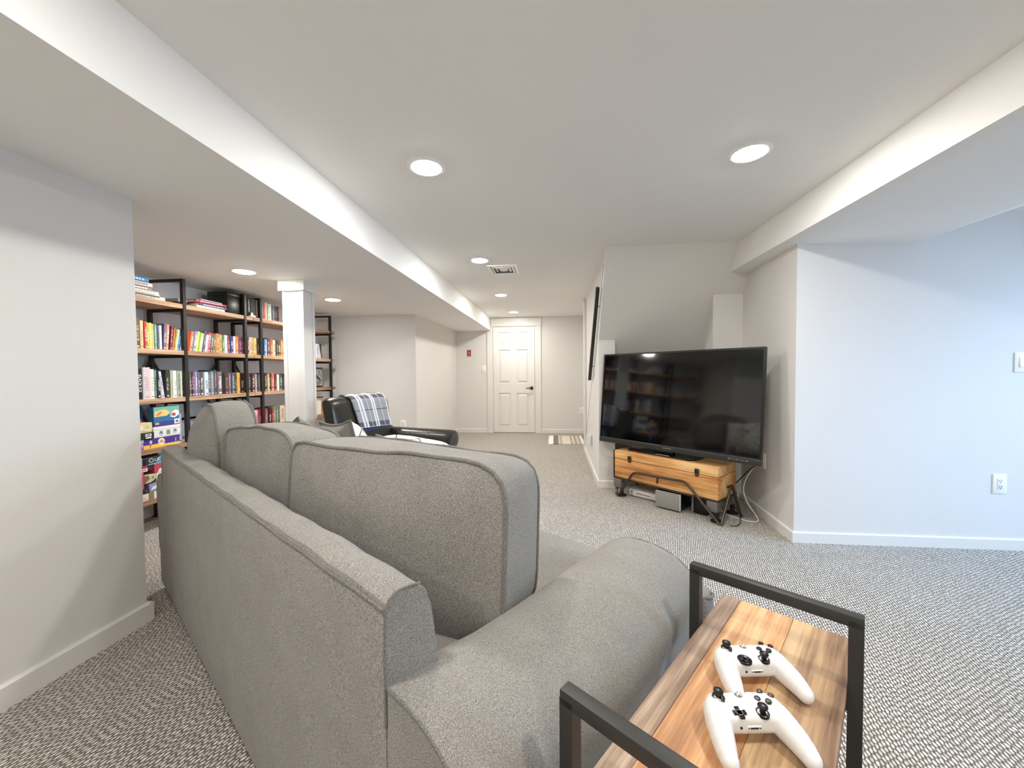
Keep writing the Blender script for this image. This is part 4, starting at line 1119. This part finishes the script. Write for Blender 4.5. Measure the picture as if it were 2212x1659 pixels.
BOOKS = [
(2, 'left', [(2.513, 0.028, 0.215, '6b5238', 'e8d8b0', 0), (2.544, 0.024, 0.205, 'e8c9a0', '9a6a4a', 0), (2.57, 0.019, 0.2, 'dd4a4a', 'f6e6e0', 0), (2.592, 0.019, 0.195, 'a3c060', 'f4f4d0', 0), (2.611, 0.019, 0.195, 'f7de6a', 'fdf6d0', 0), (2.63, 0.015, 0.19, 'f4bd8c', 'fdf0e0', 0), (2.649, 0.017, 0.188, '74ab9e', 'eaf4f0', 0), (2.666, 0.014, 0.18, '66756f', '39423e', 0), (2.681, 0.021, 0.185, 'c9c9e2', 'ffffff', 0), (2.705, 0.022, 0.2, '6a5f80', 'e8dce0', 4), (2.727, 0.025, 0.198, 'c48468', 'f4e0d4', 5), (2.756, 0.018, 0.19, '743844', 'd8b8a8', 6), (2.774, 0.016, 0.175, 'c4644a', 'b8a048', 8), (2.792, 0.013, 0.172, 'b0a04a', 'f4f0d0', 9), (2.805, 0.012, 0.17, 'f3efc8', 'd8c890', 10), (2.817, 0.018, 0.178, '2c7cab', 'bcdcf0', 11), (2.836, 0.016, 0.17, '75808f', 'e8e8e8', 11), (2.852, 0.028, 0.165, 'f4f0ea', 'f0a0a0', 6)]) ,
(2, 'middle', [(2.92, 0.027, 0.165, 'ec7048', 'fbe8c8', 10), (2.949, 0.026, 0.17, '6f86b4', 'f4f0e4', 11), (2.976, 0.024, 0.17, 'efe04a', 'fbf8d8', 11), (3.002, 0.013, 0.165, '86c03a', 'e8f4d0', 11), (3.016, 0.029, 0.16, 'f2b488', 'fdf4e8', 11), (3.047, 0.02, 0.178, '464f68', 'c8d4e8', 10), (3.069, 0.023, 0.15, 'f4dada', 'c04a5a', 9), (3.093, 0.023, 0.17, 'd24a66', 'f8e0e4', 8), (3.118, 0.027, 0.165, '625a48', 'd8d0b0', 8), (3.147, 0.022, 0.158, '5f7458', 'dce4d0', 7), (3.17, 0.041, 0.17, 'bd7645', 'ecc8a0', 5), (3.219, 0.034, 0.165, 'd8a468', '8a5a30', 0), (3.256, 0.023, 0.165, '3f8250', 'f0f4ec', 0), (3.281, 0.027, 0.165, 'e6eee0', '3f8250', 0), (3.311, 0.022, 0.165, '963650', 'f0d8dc', 0), (3.335, 0.034, 0.163, '363c76', 'd8dcec', 0), (3.372, 0.023, 0.163, 'f0ecee', 'b0a8b8', 0), (3.397, 0.035, 0.165, 'ee8435', 'fbe8d4', 0), (3.436, 0.034, 0.162, '84547f', 'f4e8f0', 0), (3.473, 0.025, 0.16, '86324c', 'e8c8d0', 0)]) ,
(2, 'narrow', [(3.541, 0.021, 0.17, '76382f', 'e8d0c0', 0), (3.564, 0.02, 0.17, 'e0cfc0', 'b04038', 0), (3.587, 0.039, 0.175, 'c4ab85', '7a6040', 0), (3.627, 0.039, 0.17, 'e6c472', '8a6a30', 0), (3.67, 0.02, 0.155, '47494c', 'c8ccc8', 0), (3.693, 0.021, 0.155, '3a3a3f', 'd8d0d0', 0)]) ,
(2, 'right', [(3.76, 0.023, 0.17, '4675ad', 'dce8f4', 0), (3.784, 0.022, 0.17, '8ab0d8', 'ffffff', 0), (3.813, 0.045, 0.185, '4a474a', 'd0ccc8', 0), (3.861, 0.03, 0.175, 'e4553a', 'f8e0d8', 0), (3.894, 0.04, 0.17, 'd4ccac', '6a6040', 0), (3.937, 0.034, 0.175, '48422f', 'c8bc90', 0), (3.974, 0.035, 0.175, '545456', 'f0f0f0', 0), (4.011, 0.028, 0.18, 'e6862a', 'fbe4c4', 0), (4.042, 0.028, 0.18, 'dc7625', 'fbe4c4', 0), (4.073, 0.03, 0.16, 'e8e0cc', 'a08a60', 0), (4.106, 0.039, 0.17, '7a4a3a', 'e0c8b0', 0)]) ,
(3, 'left', [(2.513, 0.026, 0.225, '17131a', 'ffffff', 0), (2.546, 0.057, 0.235, 'cfc1c5', 'a894a0', 0), (2.605, 0.029, 0.222, 'efe8d0', 'c86458', 0), (2.635, 0.02, 0.215, '67919a', '2c3c48', 0), (2.658, 0.024, 0.215, '2c2721', 'f0e8c8', 0), (2.685, 0.028, 0.205, 'c6c8d6', '6a6e88', -7), (2.722, 0.028, 0.218, '393330', 'cfc8b8', 0), (2.759, 0.015, 0.215, 'b5c6a2', '8aa078', 0), (2.775, 0.031, 0.212, 'f3ede6', 'd86a6a', 0), (2.811, 0.028, 0.21, '9fb2a2', '4a3c30', 0), (2.84, 0.028, 0.208, 'f4eecd', '6a5a40', 0)]) ,
(3, 'middle', [(2.913, 0.018, 0.2, '675c54', 'f0e8e0', 0), (2.933, 0.016, 0.2, '392830', 'e8e0e0', 0), (2.95, 0.014, 0.2, 'a45b76', 'f0d8e0', 0), (2.966, 0.022, 0.205, '8890c4', 'e8ecf8', 0), (2.993, 0.023, 0.2, '6a656c', 'd8c8d0', 0), (3.019, 0.031, 0.205, '564d54', 'f0f0f0', 0), (3.057, 0.039, 0.2, 'c8dade', '3a2c30', 0), (3.098, 0.021, 0.2, '5a555c', 'd8d8d8', 0), (3.123, 0.032, 0.205, '858b8e', 'b8c0c4', 0), (3.156, 0.03, 0.218, '2f5560', 'e87a90', 0), (3.187, 0.049, 0.205, '746a6c', 'fbf4f4', 0), (3.238, 0.022, 0.195, '100e11', '3a3436', 0), (3.264, 0.035, 0.195, '48382f', 'c89a8a', 0), (3.303, 0.026, 0.195, '745466', 'd8b8cc', 0), (3.341, 0.031, 0.195, '516367', 'b8d0d4', 0), (3.376, 0.028, 0.19, '474646', '9a948a', 0), (3.41, 0.036, 0.195, 'e0ae55', 'b8863a', 0), (3.45, 0.038, 0.19, '241e1d', 'd0c8c0', 0)]) ,
(3, 'narrow', [(3.529, 0.019, 0.195, 'd66a55', 'f8e8dc', 0), (3.55, 0.015, 0.19, '4c464a', 'f0ecec', 0), (3.566, 0.017, 0.18, '140f10', '60504c', 0), (3.584, 0.027, 0.18, '40373a', 'f4f0f0', 0), (3.613, 0.021, 0.19, '7b3b2d', 'c88a70', 0), (3.639, 0.019, 0.18, 'c5a5bc', 'f4ecf2', 0), (3.661, 0.027, 0.18, '56564f', 'b8b8a8', 0), (3.69, 0.016, 0.18, 'c8ccd0', '8a8e98', 0)]) ,
(3, 'right', [(3.757, 0.032, 0.19, '282424', 'f0e8e4', 0), (3.798, 0.026, 0.18, 'dda45a', 'f4dca8', 0), (3.826, 0.018, 0.18, '57474a', 'd0c0c0', 0), (3.846, 0.016, 0.18, '4a4044', 'e0d4d4', 0), (3.864, 0.021, 0.19, 'c46a56', 'f4dcd0', 0), (3.887, 0.016, 0.19, 'd68672', 'f8e8e0', 0), (3.907, 0.023, 0.18, '762722', 'e8b0a0', 0), (3.94, 0.035, 0.175, 'c8dcc4', 'f8f8f4', 0), (3.982, 0.053, 0.17, '465045', 'b8c4b0', 0), (4.039, 0.03, 0.16, '383833', '8a8a80', 0), (4.074, 0.038, 0.18, '5a3a30', 'd8c0a8', 0)]) ,
(4, 'middle', [(3.247, 0.041, 0.2, '5a5c5a', 'c8ccc8', 0), (3.29, 0.033, 0.2, '4a4a4c', 'c0c0c0', 0), (3.326, 0.034, 0.2, '55575a', 'd8d8d4', 0), (3.364, 0.04, 0.2, '3f4042', 'b0b0b0', 0), (3.409, 0.031, 0.19, '6a6c70', 'e8e8e8', 0), (3.443, 0.03, 0.19, '8a8e94', 'f4f4f4', 0)]) ,
(4, 'narrow', [(3.517, 0.031, 0.185, '868b76', 'b8bca8', 0), (3.55, 0.031, 0.185, 'f0e8e0', 'c8b0a8', 0), (3.582, 0.04, 0.185, 'ddd0cc', 'b05a60', 0), (3.625, 0.029, 0.185, 'e2bec4', 'b03a50', 0), (3.657, 0.034, 0.185, 'c44c64', 'f4e0e4', 0)]) ,
(4, 'right', [(3.742, 0.023, 0.19, 'bc2c38', 'e88a90', 0), (3.767, 0.032, 0.19, '864850', 'd0b0b0', 0), (3.806, 0.039, 0.195, '361c1e', 'f0e8e8', 0), (3.852, 0.028, 0.19, 'a43436', 'e8a098', 0), (3.882, 0.033, 0.2, '6b967c', 'd8e8dc', 0), (3.917, 0.03, 0.2, '76867c', 'c0c8c0', 0), (3.949, 0.027, 0.195, '665638', 'b0a078', 0), (3.979, 0.079, 0.2, 'd6c5ad', '8a6a4a', 0)]) ,
(1, 'narrow', [(3.539, 0.016, 0.185, '120f10', '403838', 0), (3.557, 0.028, 0.19, '17130f', 'f0ece8', 0), (3.585, 0.079, 0.185, '14100d', '2a241e', 0), (3.673, 0.055, 0.18, 'a3908a', 'e0b0a0', 0)]) ,
(1, 'right', [(3.751, 0.02, 0.175, '8f8f88', 'd8d8d0', 0), (3.773, 0.028, 0.18, 'd46a5c', 'f0c8b8', 0), (3.802, 0.017, 0.18, 'ecdcc0', 'b8a080', 0), (3.823, 0.029, 0.175, 'a8b89c', 'e8ecd8', 0), (3.855, 0.037, 0.175, 'bcc8b8', 'f0f4ec', 0), (3.896, 0.032, 0.17, '6a6c70', 'b8bcc0', 0), (3.931, 0.034, 0.17, '3f4044', '9a9ca0', 0), (3.968, 0.033, 0.165, '1a1414', 'c83a34', 0)]) ,
(2, 'end', [(4.627, 0.032, 0.175, 'e8e8ee', 'a0a8c0', 0), (4.662, 0.05, 0.185, 'dfe3ee', '5a70b0', 0), (4.715, 0.027, 0.17, 'f4f0f0', 'c8c0c0', 0), (4.745, 0.034, 0.19, '151316', '4a4a4a', -4)]) ,
]

SPECIAL = {}
for row, bay, lst in BOOKS:
    for i, (y0, w, h, col, ink, lean) in enumerate(lst):
        lab = '%s book, %s of its row, %s shelf, %s' % (cname(col), ORD[i], SHN[row], BAY[bay])
        o = book(y0, w, h, col, ink, lean, SZ[row], lab, 'books on the %s shelf' % SHN[row], depth=min(.2, .62 * h + .02))
        SPECIAL[(row, bay, i)] = o
o = SPECIAL[(3, 'left', 0)]; o['label'] = 'black book lettered BLACK ICE, nearest the near wall on third shelf'
o['ink'] = (*lin('17131a'),)

o = SPECIAL[(3, 'left', 0)]
bm = textmesh('BLACK ICE', .027, .0003)
tf(bm, Matrix(((0, 0, 1, .0006), (0, 1, 0, 0), (-1, 0, 0, .118), (0, 0, 0, 1))))
t_ = obj('title', bm, M['plate'], o, smooth=False); t_['label'] = 'white title lettering BLACK ICE'

def flatbook(y0, y1, z0, th, col, label, grp, depth=.21, xf=-2.972, yaw=0.0, spine=None):
    bm = BM(); w = y1 - y0; c = .0025 if th > .014 else .0012
    # spine on +x face, boards above and below
    prism(bm, [(-depth, 0), (-.004, 0), (0, min(.005, th * .3)), (0, th - min(.005, th * .3)), (-.004, th), (-depth, th), (-depth, th - c), (-.006, th - c), (-.006, c), (-depth, c)], 'y', -w / 2, w / 2) if False else None
    A = [(-depth, 0), (-.004, 0), (0, min(.005, th * .3)), (0, th - min(.005, th * .3)), (-.004, th), (-depth, th), (-depth, th - c), (-.006, th - c), (-.006, c), (-depth, c)]
    bm.free(); bm = BM()
    va = [bm.verts.new((x, -w / 2, z)) for x, z in A]; vb = [bm.verts.new((x, w / 2, z)) for x, z in A]
    bm.faces.new(va[::-1]); bm.faces.new(vb)
    for k in range(len(A)): bm.faces.new((va[k], va[(k + 1) % len(A)], vb[(k + 1) % len(A)], vb[k]))
    o = obj('book', bm, M['tint'], None, smooth=False); setcol(o, col)
    bm = BM(); box(bm, -depth + .004, -.0055, -w / 2 + .004, w / 2 - .004, c, th - c); obj('pages', bm, M['pages'], o, smooth=False)
    if spine:
        bm = BM()
        x = -w * .36
        rnd = random.Random(len(label) * 7 + int(y0 * 1000))
        while x < w * .33:
            l_ = rnd.uniform(.006, .022); box(bm, -.001, .0004, x, min(x + l_, w * .36), th * .32, th * .68); x += l_ + rnd.uniform(.003, .006)
        setcol(obj('title_print', bm, M['tint'], o, smooth=False), spine)
    o.location = (xf, (y0 + y1) / 2, z0); o.rotation_euler = (0, 0, R(yaw)); return tag(o, label, 'book', grp)
z = SZ[1]
G1 = 'books stacked flat on the top shelf'
for y0, y1, th, col, sp, lab, xf in (
    (2.42, 2.676, .016, 'd9d2c4', '4a6070', 'pale book at the bottom of the flat stack by the near wall', -2.970),
    (2.40, 2.672, .007, '3a5560', None, 'thin dark teal book, second from bottom of near wall stack', -2.976),
    (2.43, 2.670, .015, 'cdbfa8', '8a6a5a', 'tan book in the middle of the near wall stack', -2.968),
    (2.42, 2.666, .017, 'f3efe8', '9a8a80', 'white book under the patterned one in near wall stack', -2.972),
    (2.40, 2.626, .026, '8f7f74', 'efe8e0', 'brown patterned book, third from top of near wall stack', -2.980),
    (2.41, 2.624, .030, 'd8cdc6', '8a706a', 'thick pale pink-grey book directly below the blue one', -2.974),
    (2.40, 2.602, .034, '2b7fb4', 'bfe0f0', 'thick bright blue book on top of near wall stack', -2.978)):
    flatbook(y0, y1, z, th, col, lab, G1, .2, xf, 0, sp); z += th + .0006
b = thing('small_block', 'small cream block lying beside the flat stack on top shelf', 'block', (-2.99, 2.696, SZ[1]))
bm = bbox(-.03, .015, -.021, .021, 0, .022, .003); obj('body', bm, M['pages'], b)
bm = bbox(-.028, .013, -.019, .019, .0215, .024, .001); obj('lid', bm, M['plate'], b)
z = SZ[1]
for y0, y1, th, col, sp, lab, xf, yaw in (
    (2.972, 3.262, .018, 'f3eee4', 'b8b0a4', 'white book at the bottom of the stack between first two posts', -2.968, 2),
    (3.010, 3.290, .025, '4f5068', 'c8c8d4', 'slate blue book, second from bottom between first two posts', -2.976, 0),
    (2.975, 3.275, .020, 'c03a52', 'f4e8e8', 'crimson and white book, second from top of middle stack', -2.97, -2),
    (3.03, 3.255, .014, 'a9b2bd', None, 'pale blue grey book on top of the middle stack', -2.985, 3)):
    flatbook(y0, y1, z, th, col, lab, G1, .2, xf, yaw, sp); z += th + .0008
for y0, y1, z0, th, col, lab in ((2.88, 3.005, SZ[1], .022, '4a3026', 'dark brown thin book lying behind the first post on top shelf'), (2.87, 2.99, SZ[1] + .023, .010, '2a2622', 'thin black book on the dark brown one behind first post'), (2.90, 2.985, SZ[1] + .034, .026, '9a9286', 'grey book topmost behind the first post on top shelf')):
    flatbook(y0, y1, z0, th, col, lab, G1, .18, -3.06)
bb = thing('storage_box', 'large black box at the second post on the top shelf', 'box', (-3.09, 3.390, SZ[1]))
bm = bbox(-.10, .10, -.079, .079, 0, .165, .006); obj('body', bm, M['tv_body'], bb)
bm = bbox(-.103, .103, -.082, .082, .162, .20, .006); obj('lid', bm, M['tv_body'], bb)
wi = thing('white_ornament', 'tiny white ornament standing before dark books on top shelf', 'ornament', (-2.972, 3.59, SZ[1]))
bm = bbox(-.008, .008, -.03, .03, 0, .018, .002); obj('base', bm, M['plate'], wi)
bm = bbox(-.006, .006, -.022, .002, .018, .042, .003); obj('figure', bm, M['plate'], wi)

# ------------------------------------------------------------------ board games and boxes
def gbox(name, label, cat, y0, y1, z0, z1, col, bands=(), depth=.26, xf=-2.972, lid=True, grp='games and boxes on the lower shelves', yaw=0, m_=None):
    t = thing(name, label, cat, (xf, (y0 + y1) / 2, z0), R(yaw), grp); w = y1 - y0; h = z1 - z0
    if lid:
        bm = bbox(-depth, -.0015, -w / 2 + .0015, w / 2 - .0015, 0, h * .4, .001, 1); setcol(obj('tray', bm, m_ or M['tint'], t, smooth=False), col)
        bm = bbox(-depth - .001, 0, -w / 2, w / 2, h * .12, h, .0015, 1); setcol(obj('lid', bm, m_ or M['tint'], t, smooth=False), col)
    else:
        bm = bbox(-depth, 0, -w / 2, w / 2, 0, h, .0015, 1); setcol(obj('carton', bm, m_ or M['tint'], t, smooth=False), col)
    for q_, (nm, kind, pts, c) in enumerate(bands):
        bm = BM(); lift = .0003 + .0003 * q_
        if kind == 'poly':
            P = [((u - .5) * w, v * h) for u, v in pts]; A = [bm.verts.new((lift, a, b_)) for a, b_ in P]; B = [bm.verts.new((-.001, a, b_)) for a, b_ in P]
            bm.faces.new(A)
            for k in range(len(A)): bm.faces.new((A[k], A[(k + 1) % len(A)], B[(k + 1) % len(A)], B[k]))
            dz = .0004
        elif kind == 'disc':
            u, v, r_ = pts; cyl(bm, (-.001, (u - .5) * w, v * h), r_, .001 + lift, 24, 'x')
        elif kind == 'text':
            s, u, v, size = pts; bm.free(); bm = textmesh(s, size, .0003); tf(bm, Matrix(((0, 0, 1, lift + .0004), (1, 0, 0, (u - .5) * w), (0, 1, 0, v * h), (0, 0, 0, 1))))
        setcol(obj(nm, bm, M['tint'], t, smooth=False), c)
    return t
S4 = SZ[4]; S5 = SZ[5]
def rect(a, b, c, d): return [(a, c), (b, c), (b, d), (a, d)]
gbox('board_game', 'purple board game box with yellow band, lowest on fourth shelf', 'board game', 2.517, 2.792, S4, S4 + .074, '4a2f86', (
    ('yellow_band', 'poly', [(0, .03), (1, .03), (1, .30), (.62, .30), (.40, .42), (0, .42)], 'f2c04e'),
    ('badge', 'disc', (.47, .60, .026), 'f4dcb8'), ('badge_ring', 'poly', [(.40, .5), (.54, .5), (.54, .58), (.40, .58)], '8a5a7a'), ('badge_mark', 'poly', [(.43, .66), (.51, .66), (.50, .74), (.44, .74)], '7a6a30'),
    ('figure_mark', 'poly', [(.16, .5), (.20, .5), (.22, .72), (.20, .85), (.165, .85), (.15, .72)], 'cfc4b8'), ('figure_legs', 'poly', [(.155, .15), (.17, .15), (.195, .5), (.175, .5)], '5a4a40'),
    ('small_figure', 'poly', [(.86, .35), (.885, .35), (.885, .8), (.86, .7)], 'b8a8d8')), .25)
gbox('board_game', 'pink and violet game box at near end of fourth shelf', 'board game', 2.43, 2.514, S4, S4 + .078, '9a6fb4', (('green_corner', 'poly', rect(.5, 1, .72, 1), '8fd0c0'), ('pink_band', 'poly', rect(0, .95, .3, .55), 'd88ab0'), ('white_mark', 'poly', rect(.45, .8, .62, .74), 'f4e4e8')), .2, -2.968)
gbox('metal_case', 'white latched game case on the purple box, fourth shelf', 'case', 2.589, 2.802, S4 + .0755, S4 + .157, 'e4e2dc', (
    ('lid_line', 'poly', rect(0, 1, .70, .74), 'a8a49c'), ('card_print', 'poly', rect(.46, .60, .18, .60), '8e8a80'), ('lens_mark', 'disc', (.27, .40, .018), 'b9bcc0'), ('lens_mark', 'disc', (.78, .44, .018), 'b9bcc0'), ('lens_core', 'disc', (.27, .44, .009), '6a7078'), ('lens_core', 'disc', (.78, .48, .009), '6a7078')), .22)
gbox('puzzle_box', 'blue picture box with sunset print above the white case', 'box', 2.598, 2.798, S4 + .158, S4 + .305, '2f6a9e', (
    ('teal_print', 'poly', [(0, .52), (1, .62), (1, 1), (0, 1)], '6fae9a'), ('sun_print', 'poly', [(.02, .5), (.5, .52), (.62, .72), (.4, .86), (.05, .78)], 'e8c878'), ('orange_print', 'poly', [(.04, .56), (.22, .56), (.36, .76), (.2, .76)], 'd88858'),
    ('white_swirl', 'poly', [(.62, .45), (.8, .38), (.98, .52), (.98, .72), (.86, .8), (.7, .7)], 'dfe4e4'), ('red_mark', 'poly', [(.66, .5), (.82, .46), (.86, .6), (.72, .66)], 'b4544a'), ('indigo_band', 'poly', [(0, 0), (1, 0), (1, .2), (.45, .26), (0, .2)], '3f3f86'), ('bar_label', 'poly', rect(.78, .985, .05, .30), 'f4f4f4'), ('bar_code', 'poly', rect(.83, .94, .1, .24), '77777a'), ('orange_label', 'poly', rect(.04, .18, .1, .2), 'd8a890')), .05, -2.975, False)
gbox('board_game', 'tall black and teal box behind the cream box, fourth shelf', 'board game', 2.42, 2.594, S4 + .10, S4 + .31, '12181a', (('teal_edge', 'poly', rect(.8, 1, 0, 1), '1f4c5e'), ('dim_print', 'poly', [(.35, .4), (.7, .35), (.72, .7), (.5, .85)], '3a4038')), .04, -3.06, False)
gbox('card_box', 'black box with white barcode label at near end, fourth shelf', 'box', 2.44, 2.586, S4 + .0775, S4 + .126, '26231f', (('label', 'poly', rect(.57, .86, .42, .82), 'f0f0ee'), ('bar_code', 'poly', rect(.62, .81, .52, .74), '6a6a6a'), ('label', 'poly', rect(.58, .85, .12, .30), 'eeeeea')), .2, -2.962)
gbox('game_box', 'cream box with embossed emblem on the black one, fourth shelf', 'box', 2.44, 2.577, S4 + .127, S4 + .198, 'd8c89e', (('emblem', 'disc', (.76, .52, .014), 'e0cc80'), ('emblem_core', 'disc', (.76, .52, .008), 'c8b070'), ('pale_print', 'poly', rect(.30, .52, .3, .75), 'ece0c4'), ('title_strip', 'poly', rect(.60, .92, .2, .27), 'f4ecd8')), .2, -2.966)
tn = thing('round_tin', 'red round tin with white lid on the cream box', 'tin', (-3.03, 2.498, S4 + .1985))
bm = BM(); lathe(bm, [(.038, 0), (.045, .006), (.046, .016), (.042, .026), (.001, .027)], n=28); setcol(obj('body', bm, M['tint'], tn), 'cc2440')
bm = BM(); lathe(bm, [(.028, .0265), (.029, .030), (.028, .040), (.001, .0405)], n=28); obj('lid', bm, M['plate'], tn)
sb = book(2.803, .036, .235, 'b8bccb', '5a5a70', 0, S4 + .0, 'tall silver book beside the first post on fourth shelf', 'books on the fourth shelf', .2)
# bottom shelf
gbox('board_game', 'dark board game box lettered CLUE, topmost on the bottom shelf', 'board game', 2.505, 2.66, .500, .560, '2a3038', (('blue_print', 'poly', [(.55, 0), (1, 0), (1, 1), (.8, 1)], '4f8aac'), ('silver_band', 'poly', rect(.25, 1, .05, .22), '8e9aa8'), ('arch_mark', 'poly', rect(.03, .15, .1, .85), '14161a'), ('lettering', 'text', ('C', .36, .58, .042), 'f4f2ee'), ('lettering', 'text', ('LUE', .62, .58, .032), 'f0eef0'), ('red_letter', 'poly', rect(.555, .60, .45, .66), 'b83048')), .24)
gbox('game_box', 'white game box beside the one lettered CLUE', 'box', 2.44, 2.503, .508, .566, 'e8e6e4', (('grey_print', 'poly', rect(.7, .95, .2, .8), 'a8a8b0'),), .2)
gbox('game_box', 'red box with white label below the white game box', 'box', 2.44, 2.540, .459, .5075, 'b03044', (('label', 'poly', rect(.48, .97, .08, .55), 'efe9dc'), ('print', 'poly', rect(.58, .88, .22, .42), '8f8a80')), .2)
gbox('game_box', 'small dark grey box in the middle of bottom shelf pile', 'box', 2.542, 2.584, .462, .4995, '3a3a40', (), .15, -2.98)
gbox('game_box', 'red and white box near the sofa, bottom shelf pile', 'box', 2.586, 2.66, .432, .4995, 'c04450', (('white_print', 'poly', [(.3, 0), (1, .1), (1, .5), (.5, .45)], 'e8dcd4'),), .2)
gbox('picture_box', 'beige box with green and brown print in bottom shelf pile', 'box', 2.512, 2.60, .372, .4315, 'cfc4a4', (('green_mark', 'disc', (.7, .6, .011), '8a9a60'), ('brown_print', 'poly', [(0, .05), (.45, .5), (.35, .95), (0, 1)], '8a6a44'), ('dark_mark', 'poly', [(.55, 0), (.95, .45), (.95, .05)], '3a2c24')), .2)
gbox('game_box', 'tall red and magenta box at near end of bottom shelf', 'box', 2.44, 2.510, .335, .458, 'd4505c', (('magenta_patch', 'poly', rect(.6, 1, .02, .25), 'c03a80'),), .2)
gbox('game_box', 'white box with small print beside the beige box', 'box', 2.602, 2.66, .362, .431, 'e9e4da', (('print', 'poly', rect(.1, .5, .5, .75), '6a665e'),), .2)
gbox('game_box', 'pale blue and white box in lower bottom shelf pile', 'box', 2.546, 2.66, .302, .3615, '8f9cc0', (('white_print', 'poly', [(.1, .2), (.6, .35), (.6, .75), (.2, .6)], 'eef0f6'),), .2)
gbox('game_box', 'black patterned box above the cream box on bottom shelf', 'box', 2.44, 2.544, .299, .3345, '1d1822', (('violet_mark', 'poly', rect(.75, .9, .4, .7), '7a6a90'),), .2)
gbox('game_box', 'cream box at near end directly on bottom shelf', 'box', 2.44, 2.541, S5, .298, 'e4dccb', (('pale_print', 'poly', rect(.4, .8, .2, .5), 'cfc4b0'),), .2)
gbox('game_box', 'olive and white box directly on bottom shelf nearer the sofa', 'box', 2.543, 2.66, S5, .3005, '8a8468', (('white_side', 'poly', rect(.3, .55, 0, 1), 'ece8da'),), .2)

# ------------------------------------------------------------------ things beyond the column
pc = thing('framed_print', 'dark mottled framed print leaning on third shelf beyond the column', 'picture', (-3.08, 4.80, SZ[3] + .004), R(-2))
bm = bbox(-.012, .012, -.10, .10, 0, .255, .010, 3); obj('frame', bm, M['black_metal'], pc)
pmx = mat('mottled_print', (.5, .5, .48), .6); t = NT(pmx); t.color(t.ramp(t.noise(t.coord('Object', (1, 26, 26)), 1, 5, .7), [(.35, (.07, .07, .06)), (.52, (.30, .31, .28)), (.68, (.62, .62, .57))]))
bm = BM(); box(bm, .0115, .0130, -.085, .085, .018, .24); obj('print', bm, pmx, pc, smooth=False)
tf(bm := BM(), Matrix.Identity(4)); prism(bm, [(-.085, .135), (-.03, .12), (.05, .075), (.02, .12), (-.05, .16), (-.085, .165)], 'x', .0128, .0140); obj('dark_shape', bm, M['black_metal'], pc, smooth=False)
sp = thing('spiral_notebook', 'spiral bound notebook leaning at end of second shelf beyond column', 'notebook', (-2.985, 4.752, SZ[2]))
bm = bbox(-.15, 0, -.006, .006, .001, .185, .001, 1); setcol(obj('cover', bm, M['tint'], sp, smooth=False), 'd8cfc6')
bm = BM()
for k in range(15): lathe(bm, [(.0065, .012 + k * .0115), (.0085, .015 + k * .0115), (.0065, .018 + k * .0115)], (.002, 0, 0), 10)
obj('spiral', bm, M['black_metal'], sp)
sp.rotation_euler = (R(-14), 0, 0) if False else (R(14), 0, 0)
fr = thing('wooden_frame', 'small wooden frame with pale panel on fourth shelf beyond column', 'frame', (-3.02, 4.69, SZ[4] + .002))
for n_, b in (('side', (-.012, .012, -.10, -.078, 0, .235)), ('side', (-.012, .012, .078, .10, 0, .235)), ('rail', (-.012, .012, -.078, .078, 0, .022)), ('rail', (-.012, .012, -.078, .078, .213, .235))):
    bm = bbox(*b, .002, 1); obj(n_, bm, M['wood_box'], fr)
bm = BM(); box(bm, -.004, .002, -.078, .078, .022, .213); obj('panel', bm, M['pages'], fr, smooth=False)
bm = bbox(-.014, .016, -.104, .104, .235, .25, .003); setcol(obj('dark_top', bm, M['tint'], fr), '4a2418')
